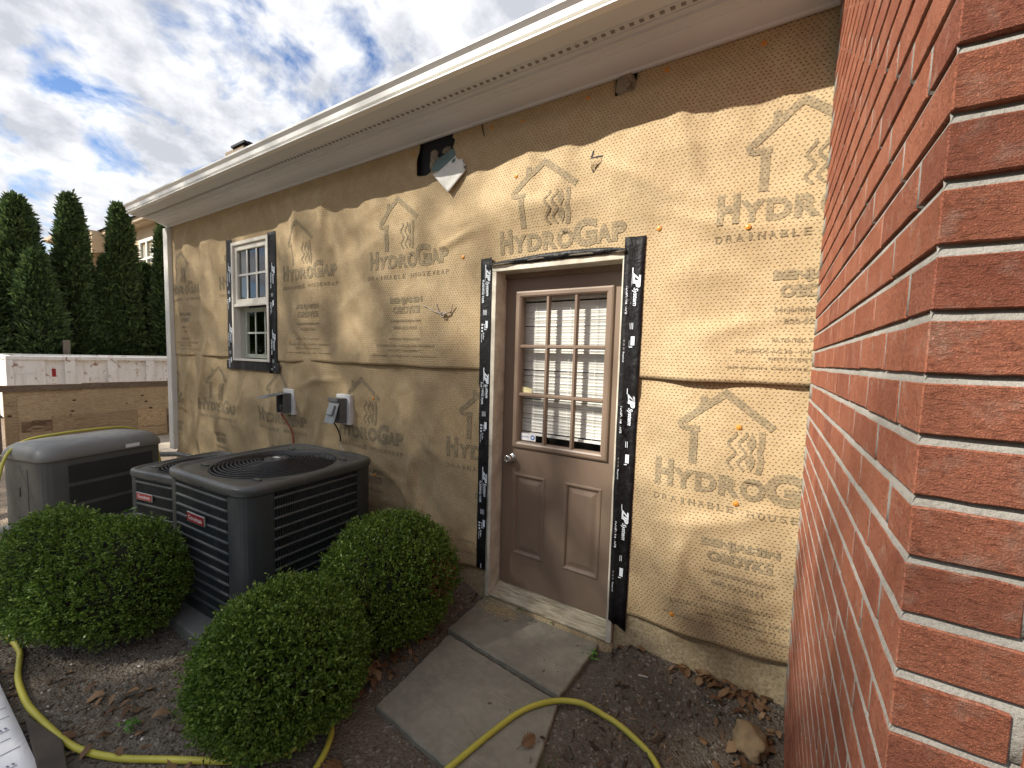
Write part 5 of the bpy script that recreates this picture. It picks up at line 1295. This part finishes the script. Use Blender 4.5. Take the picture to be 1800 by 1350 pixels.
# single large dry leaves
def oak_leaf(label, loc, rot, s, seed):
    rs = random.Random(seed); n = 13; V = []; 
    for k in range(n):
        t = k / (n - 1); w = (.10 + .34 * math.sin(t * math.pi) ** .8) * (1.0 if k % 2 else .48); 
        if t in (0, 1): w = .015
        V += [(-w * s, t * s, .05 * s * math.sin(t * 4) + .10 * s * w), (0, t * s, .06 * s * math.sin(t * 4) - .02 * s), (w * s, t * s, .05 * s * math.sin(t * 4) + .14 * s * w)]
    F = []
    for k in range(n - 1): a = 3 * k; F += [(a, a + 1, a + 4, a + 3), (a + 1, a + 2, a + 5, a + 4)]
    m = MB(); m.add(V, F); m.tube([(0, -.35 * s, .0), (0, 0, -.0)], .008 * s + .0006, 5)
    o = m.obj('oak_leaf', M['litter'], None, loc=loc, rot=rot); return tag(o, label, 'leaf', 'dry oak leaves')
oak_leaf('curled dry leaf caught on the right of the front boxwood', (-1.83, -.83, .30), (R(60), R(25), R(200)), .085, 1)
oak_leaf('large brown leaf on the soil at the bottom edge', (-1.52, -1.235, .0), (R(8), R(-8), R(200)), .12, 2)
oak_leaf('brown leaf lying on the lower flagstone edge by the grass', (-.93, -.80, .02), (R(12), R(40), R(-20)), .07, 3)
oak_leaf('tan leaf on the soil above the rock', (-.245, -.12, .05), (R(15), R(10), R(120)), .06, 4)

def scatter(name, label, n, region, shape, size, mat, seed, dens=None, zoff=0.0):
    rs = np.random.RandomState(seed); V = []; F = []; k = 0
    while k < n:
        x = rs.uniform(region[0], region[1]); y = rs.uniform(region[2], region[3])
        if (-1.71 < x < -.79 and -1.66 < y < -.0) and rs.rand() > .012: continue
        if y > -.012: continue
        if dens and rs.rand() > dens(x, y): continue
        k += 1; s = size * rs.lognormal(0, .45); a = rs.uniform(0, 6.28); ca, sa_ = math.cos(a), math.sin(a); tl = rs.normal(0, .25)
        on = (-1.71 < x < -.79 and -1.66 < y < 0); z = (.012 if on else gz(x, y)) + zoff
        if shape == 'chip': dims = (s * rs.uniform(.8, 2.2), s * rs.uniform(.25, .5), s * .12)
        else: dims = (s * rs.uniform(.6, 1.1), s * rs.uniform(.5, .9), s * rs.uniform(.35, .7))
        b = len(V)
        if shape == 'chip': base = [(-1, -1, -1), (1, -.6, -1), (1, .7, -1), (-1, 1, -1), (-.9, -.8, 1), (.8, -.5, 1), (.9, .5, 1), (-.8, .9, 1)]; fs = [(0, 3, 2, 1), (4, 5, 6, 7), (0, 1, 5, 4), (1, 2, 6, 5), (2, 3, 7, 6), (3, 0, 4, 7)]
        else: base = [(0, 0, -1), (.9, 0, -.2), (.3, .9, .0), (-.8, .5, -.1), (-.7, -.6, .1), (.3, -.9, -.1), (.1, .1, .95)]; fs = [(0, 2, 1), (0, 3, 2), (0, 4, 3), (0, 5, 4), (0, 1, 5), (6, 1, 2), (6, 2, 3), (6, 3, 4), (6, 4, 5), (6, 5, 1)]
        for (p, q, w) in base:
            p, q, w = p * dims[0] * rs.uniform(.8, 1.2), q * dims[1] * rs.uniform(.8, 1.2), w * dims[2]; w += p * tl
            V.append((x + ca * p - sa_ * q, y + sa_ * p + ca * q, z + w + dims[2] * .5))
        F += [tuple(b + i for i in f) for f in fs]
    return tag(link(name, mesh(name, V, F, mat)), label, kind='stuff')
REG = (-3.9, .0, -2.15, .0)
scatter('bark_chips', 'small brown bark chips over the soil', 5200, REG, 'chip', .0075, M['chips'], 1)
scatter('pebbles', 'small pale pebbles and white chips on the soil', 3600, REG, 'peb', .0046, M['pebble'], 2)
scatter('clods', 'dark soil crumbs', 5200, REG, 'peb', .0075, M['soil'], 3)
scatter('wood_scraps', 'pale wood and siding scraps on the soil', 26, (-.95, -.02, -.75, -.03), 'chip', .009, M['pebble'], 9, zoff=.004)
def leaf_litter():
    rs = np.random.RandomState(14); P = []; D = []
    for cx, cy, sx, sy, n in [(-1.78, -.72, .09, .16, 80), (-2.35, -1.5, .35, .12, 22), (-.09, -.2, .05, .10, 34), (-.3, -.03, .25, .02, 50), (-1.7, -.95, .06, .12, 40), (-.1, -.42, .07, .1, 30), (-2.2, -1.7, .3, .08, 14)]:
        p = np.stack([rs.normal(cx, sx, n), np.minimum(rs.normal(cy, sy, n), -.025)], 1); P.append(p)
    P = np.concatenate(P); ok = ~((P[:, 0] > -1.7) & (P[:, 0] < -.8) & (P[:, 1] > -1.6)); P = P[ok]; P = P[P[:, 0] < -.015]
    P3 = np.array([(x, y, gz(x, y) + rs.uniform(.004, .03)) for x, y in P]); a = rs.uniform(0, 6.28, len(P3)); D = np.stack([np.cos(a), np.sin(a), rs.normal(0, .25, len(a))], 1)
    V = []; F = []
    for p, a_ in zip(P3, a):
        L_ = rs.uniform(.03, .065); cu, tw = rs.uniform(-.9, 1.3), rs.uniform(-.6, .6); w0 = rs.uniform(.26, .42); b = len(V); ca, sa_ = math.cos(a_), math.sin(a_); tl = rs.normal(0, .22)
        for k in range(6):
            t = k / 5; w = L_ * w0 * (math.sin(math.pi * (.06 + .9 * t)) ** .7) * (1.0 if k % 2 else .72)
            for s_ in (-1, 0, 1):
                y = t * L_; x = s_ * w; z = .012 * math.sin(t * 3 + 1) + abs(s_) * w * .8 * cu * .6 + x * (tw * t) + y * tl
                V.append((p[0] + ca * y - sa_ * x, p[1] + sa_ * y + ca * x, max(gz(p[0], p[1]) + .001, p[2] - .006 + z)))
        for k in range(5):
            q = b + 3 * k; F += [(q, q + 1, q + 4), (q, q + 4, q + 3), (q + 1, q + 2, q + 5), (q + 1, q + 5, q + 4)]
    tag(link('leaf_litter', np_mesh('leaf_litter', np.array(V), np.array(F), M['litter'])), 'brown dry leaf litter gathered in corners', kind='stuff')
leaf_litter()
# moss and grass by the lower flagstone
rs = np.random.RandomState(31); n = 1300; P = np.stack([rs.normal(-.83, .035, n) + .06 * rs.rand(n), rs.normal(-.98, .10, n), np.full(n, -.012)], 1)
V, F = leaf_cloud(P, np.tile(np.array([0, 0, 1.0]), (n, 1)), .018, .14, .1, 5, .7)
tag(link('grass', np_mesh('grass', V, F, M['weed'])), 'short moss and grass tuft by the lower flagstone', kind='stuff')
# sawdust spill on the upper flagstone
rs = np.random.RandomState(33); n = 2600; P = np.stack([rs.normal(-1.52, .07, n), rs.normal(-.085, .028, n), np.full(n, .0125)], 1); P = P[P[:, 1] < -.03]
V, F = leaf_cloud(P, np.stack([rs.normal(size=len(P)), rs.normal(size=len(P)), np.full(len(P), .25)], 1), .0075, .7, .2, 6, .2); V[:, 2] = np.maximum(V[:, 2], .0122)
tag(link('sawdust', np_mesh('sawdust', V, F, M['sawdust'])), 'pale sawdust spilled on the upper flagstone', kind='stuff')

# ------------------------------------------------------------------ plywood barrier
PB = thing('plywood_barrier', 'low barrier of patched plywood sheets and planks before the dumpster', 'barrier', (-9.6, 0, 0))
def pb(name, y0, y1, z0, z1, x, th, mat, rnd_=None):
    m = MB()
    if rnd_:
        P = [(y0, z0), (y1, z0), (y1, z1 - rnd_)] + [(y1 - rnd_ + rnd_ * math.cos(a), z1 - rnd_ + rnd_ * math.sin(a)) for a in (R(30), R(60), R(90))] + [(y0, z1)]
        m.loft([[(x + th, y, z) for y, z in P], [(x, y, z) for y, z in P]][::-1], True, True)
    else: m.box(x, x + th, y0, y1, z0, z1)
    return m.obj(name, M[mat], PB, bevel=.003, seg=1)
pb('plywood_sheet', -1.0, 2.6, .0, .915, -.03, .02, 'ply')
pb('cap_plank', -1.03, -.20, .905, .998, -.02, .045, 'plank'); pb('cap_plank', -.197, 2.6, .912, 1.008, -.035, .045, 'plank')
pb('board', -.995, -.878, .0, .80, -.009, .014, 'ply3'); pb('osb_offcut', -.84, -.537, .29, .457, -.009, .012, 'osb')
pb('plank', -.534, .468, .18, .507, -.009, .014, 'ply3'); pb('plywood_offcut', .470, .878, .205, .515, -.009, .016, 'ply2', .06); pb('plywood_offcut', .470, .885, .04, .2, -.009, .016, 'ply2')
pb('osb_offcut', .89, 1.5, .06, .50, -.009, .012, 'osb'); pb('post', -1.13, -1.035, .0, .93, -.03, .07, 'plank'); pb('plank', -1.9, -1.14, .1, .72, -.03, .03, 'plank')
for y, z, a, b in [(-.285, .735, .05, .013), (-.31, .565, .05, .014), (.34, .64, .03, .012), (.55, .76, .05, .014), (.6, .65, .045, .016), (.66, .53, .05, .018), (-.95, .55, .05, .016), (1.0, .79, .07, .022), (-.33, .51, .03, .01)]:
    m = MB(); m.add([(-.0078 if y > -.88 else .0062, y + a / 2 * math.cos(k * math.pi / 5), z + b * math.sin(k * math.pi / 5)) for k in range(10)], [tuple(range(10))]); m.obj('knot', M['knotm'], PB)

# ------------------------------------------------------------------ dumpster
DP = thing('dumpster', 'rusty white roll-off dumpster with ribs and a red reflector', 'dumpster', (-12, 0, 0), R(-2.5))
m = MB(); y0, y1 = -.64, 6.0
m.box(-2.3, -.09, y0 + .03, y1, .15, .2); m.box(-.09, -.06, y0 + .02, y1, .15, 1.31); m.box(-2.33, -2.3, y0 + .02, y1, .15, 1.31); m.box(-2.3, -.09, y0 + .02, y0 + .06, .15, 1.31); m.box(-2.3, -.09, y1 - .04, y1, .15, 1.31)
m.obj('body', M['dump'], DP)
m = MB(); m.box(-.10, .012, y0, y1, 1.31, 1.38); m.box(-2.36, -2.28, y0, y1, 1.31, 1.38); m.box(-2.28, -.10, y0, y0 + .09, 1.31, 1.38); m.obj('top_rail', M['dump'], DP, bevel=.008)
m = MB(); m.box(-.10, .010, y0, y0 + .09, .15, 1.309); m.obj('corner_post', M['dump'], DP, bevel=.006)
m = MB(); m.box(-.10, -.016, y0 + .092, -.165, .15, 1.309); m.obj('door_plate', M['dump'], DP, bevel=.004)
m = MB(); m.box(-.02, .015, y0 + .03, y0 + .08, 1.17, 1.25); m.box(-.02, .0, y0 + .06, y0 + .1, 1.06, 1.09); m.box(-.016, -.006, y0 + .1, -.3, 1.055, 1.075); m.box(-.016, -.006, -.44, -.42, .7, 1.055); m.obj('hinge', M['dump'], DP)
for a in (.09, .70, 1.31, 1.92, 2.53, 3.14, 3.75, 4.36, 4.97, 5.58):
    m = MB(); m.box(-.08, .008, a, a + .146, .15, 1.309); m.obj('rib', M['dump'], DP, bevel=.006)
m = MB(); m.box(-.059, -.054, -.075, -.022, .985, 1.14); m.obj('reflector', M['red'], DP)
for y in (.62, 2.95):
    m = MB(); m.box(-.06, .06, -.06, .06, 0, 1.72); o = m.obj('wooden_post', M['post'], None, loc=(-14.55, y, 0)); tag(o, 'grey wooden post behind the dumpster, %s one' % ('left' if y < 1 else 'right'), 'post', 'posts behind the dumpster')

# ------------------------------------------------------------------ neighbour house
NB = thing('neighbour_house', 'cream stucco house with tan eaves and white window beyond the trees', 'house', (-18, 4, 0))
def nb(name, a, mat, bevel=0):
    m = MB(); m.box(a[0] + 18, a[1] + 18, a[2] - 4, a[3] - 4, a[4], a[5]); return m.obj(name, M[mat], NB, bevel=bevel)
nb('wall', (-20.6, -12.5, 3.25, 9, 0, 5.55), 'stucco'); nb('wall', (-24.5, -20.61, 2.55, 9, 0, 5.55), 'stucco')
nb('eave', (-20.9, -12.2, 2.98, 9.3, 5.552, 5.66), 'tan_trim'); nb('eave', (-24.8, -20.91, 2.25, 9.3, 5.552, 5.66), 'tan_trim'); nb('gutter', (-20.9, -12.2, 2.88, 2.975, 5.57, 5.70), 'tan_trim'); nb('gutter', (-24.8, -20.92, 2.15, 2.245, 5.57, 5.70), 'tan_trim')
m = MB(); P0 = [(-6.95, -1.15), (5.9, -1.15), (5.9, 5.4), (-6.95, 5.4)]
m.add([(-6.95, -1.2, 5.70), (5.9, -1.2, 5.70), (5.9, 5.4, 5.70), (-6.95, 5.4, 5.70), (-3.8, 2.1, 7.0), (2.8, 2.1, 7.0)], [(0, 1, 5, 4), (1, 2, 5), (2, 3, 4, 5), (3, 0, 4)]); m.obj('roof', M['shingle'], NB)
for x in (-17.9, -15.0):
    W_ = thing('window', None, None); W_.parent = NB; W_.location = (x + 18, 3.25 - 4, 0)
    m = MB()
    for a in [(-.6, -.5, 3.9, 5.15), (.5, .6, 3.9, 5.15), (-.05, .05, 3.9, 5.15)]: m.box(a[0], a[1], -.06, .0, a[2], a[3])
    for a in [(3.9, 4.0), (5.05, 5.15), (4.48, 4.55)]: m.box(-.6, .6, -.055, .0, a[0], a[1])
    m.obj('frame', M['white'], W_); m = MB(); m.add([(-.5, -.02, 4.0), (.5, -.02, 4.0), (.5, -.02, 5.05), (-.5, -.02, 5.05)], [(0, 1, 2, 3)]); m.obj('pane', M['winglass'], W_)
NB2 = thing('stucco_house', 'low stucco house wing with a white gutter end at far left', 'house', (-21, 1.9, 0))
m = MB(); m.box(-2.5, .5, -.55, 1.2, 0, 4.25); m.obj('wall', M['stucco'], NB2)
m = MB(); m.box(-2.7, .8, -.80, 1.4, 4.26, 4.36); m.add([(-2.7, -.8, 4.36), (.8, -.8, 4.36), (.8, 1.4, 5.0), (-2.7, 1.4, 5.0)], [(0, 1, 2, 3)]); m.obj('roof', M['tan_trim'], NB2)
m = MB(); m.box(-2.7, .8, -.95, -.81, 4.24, 4.40); m.obj('gutter', M['white'], NB2)
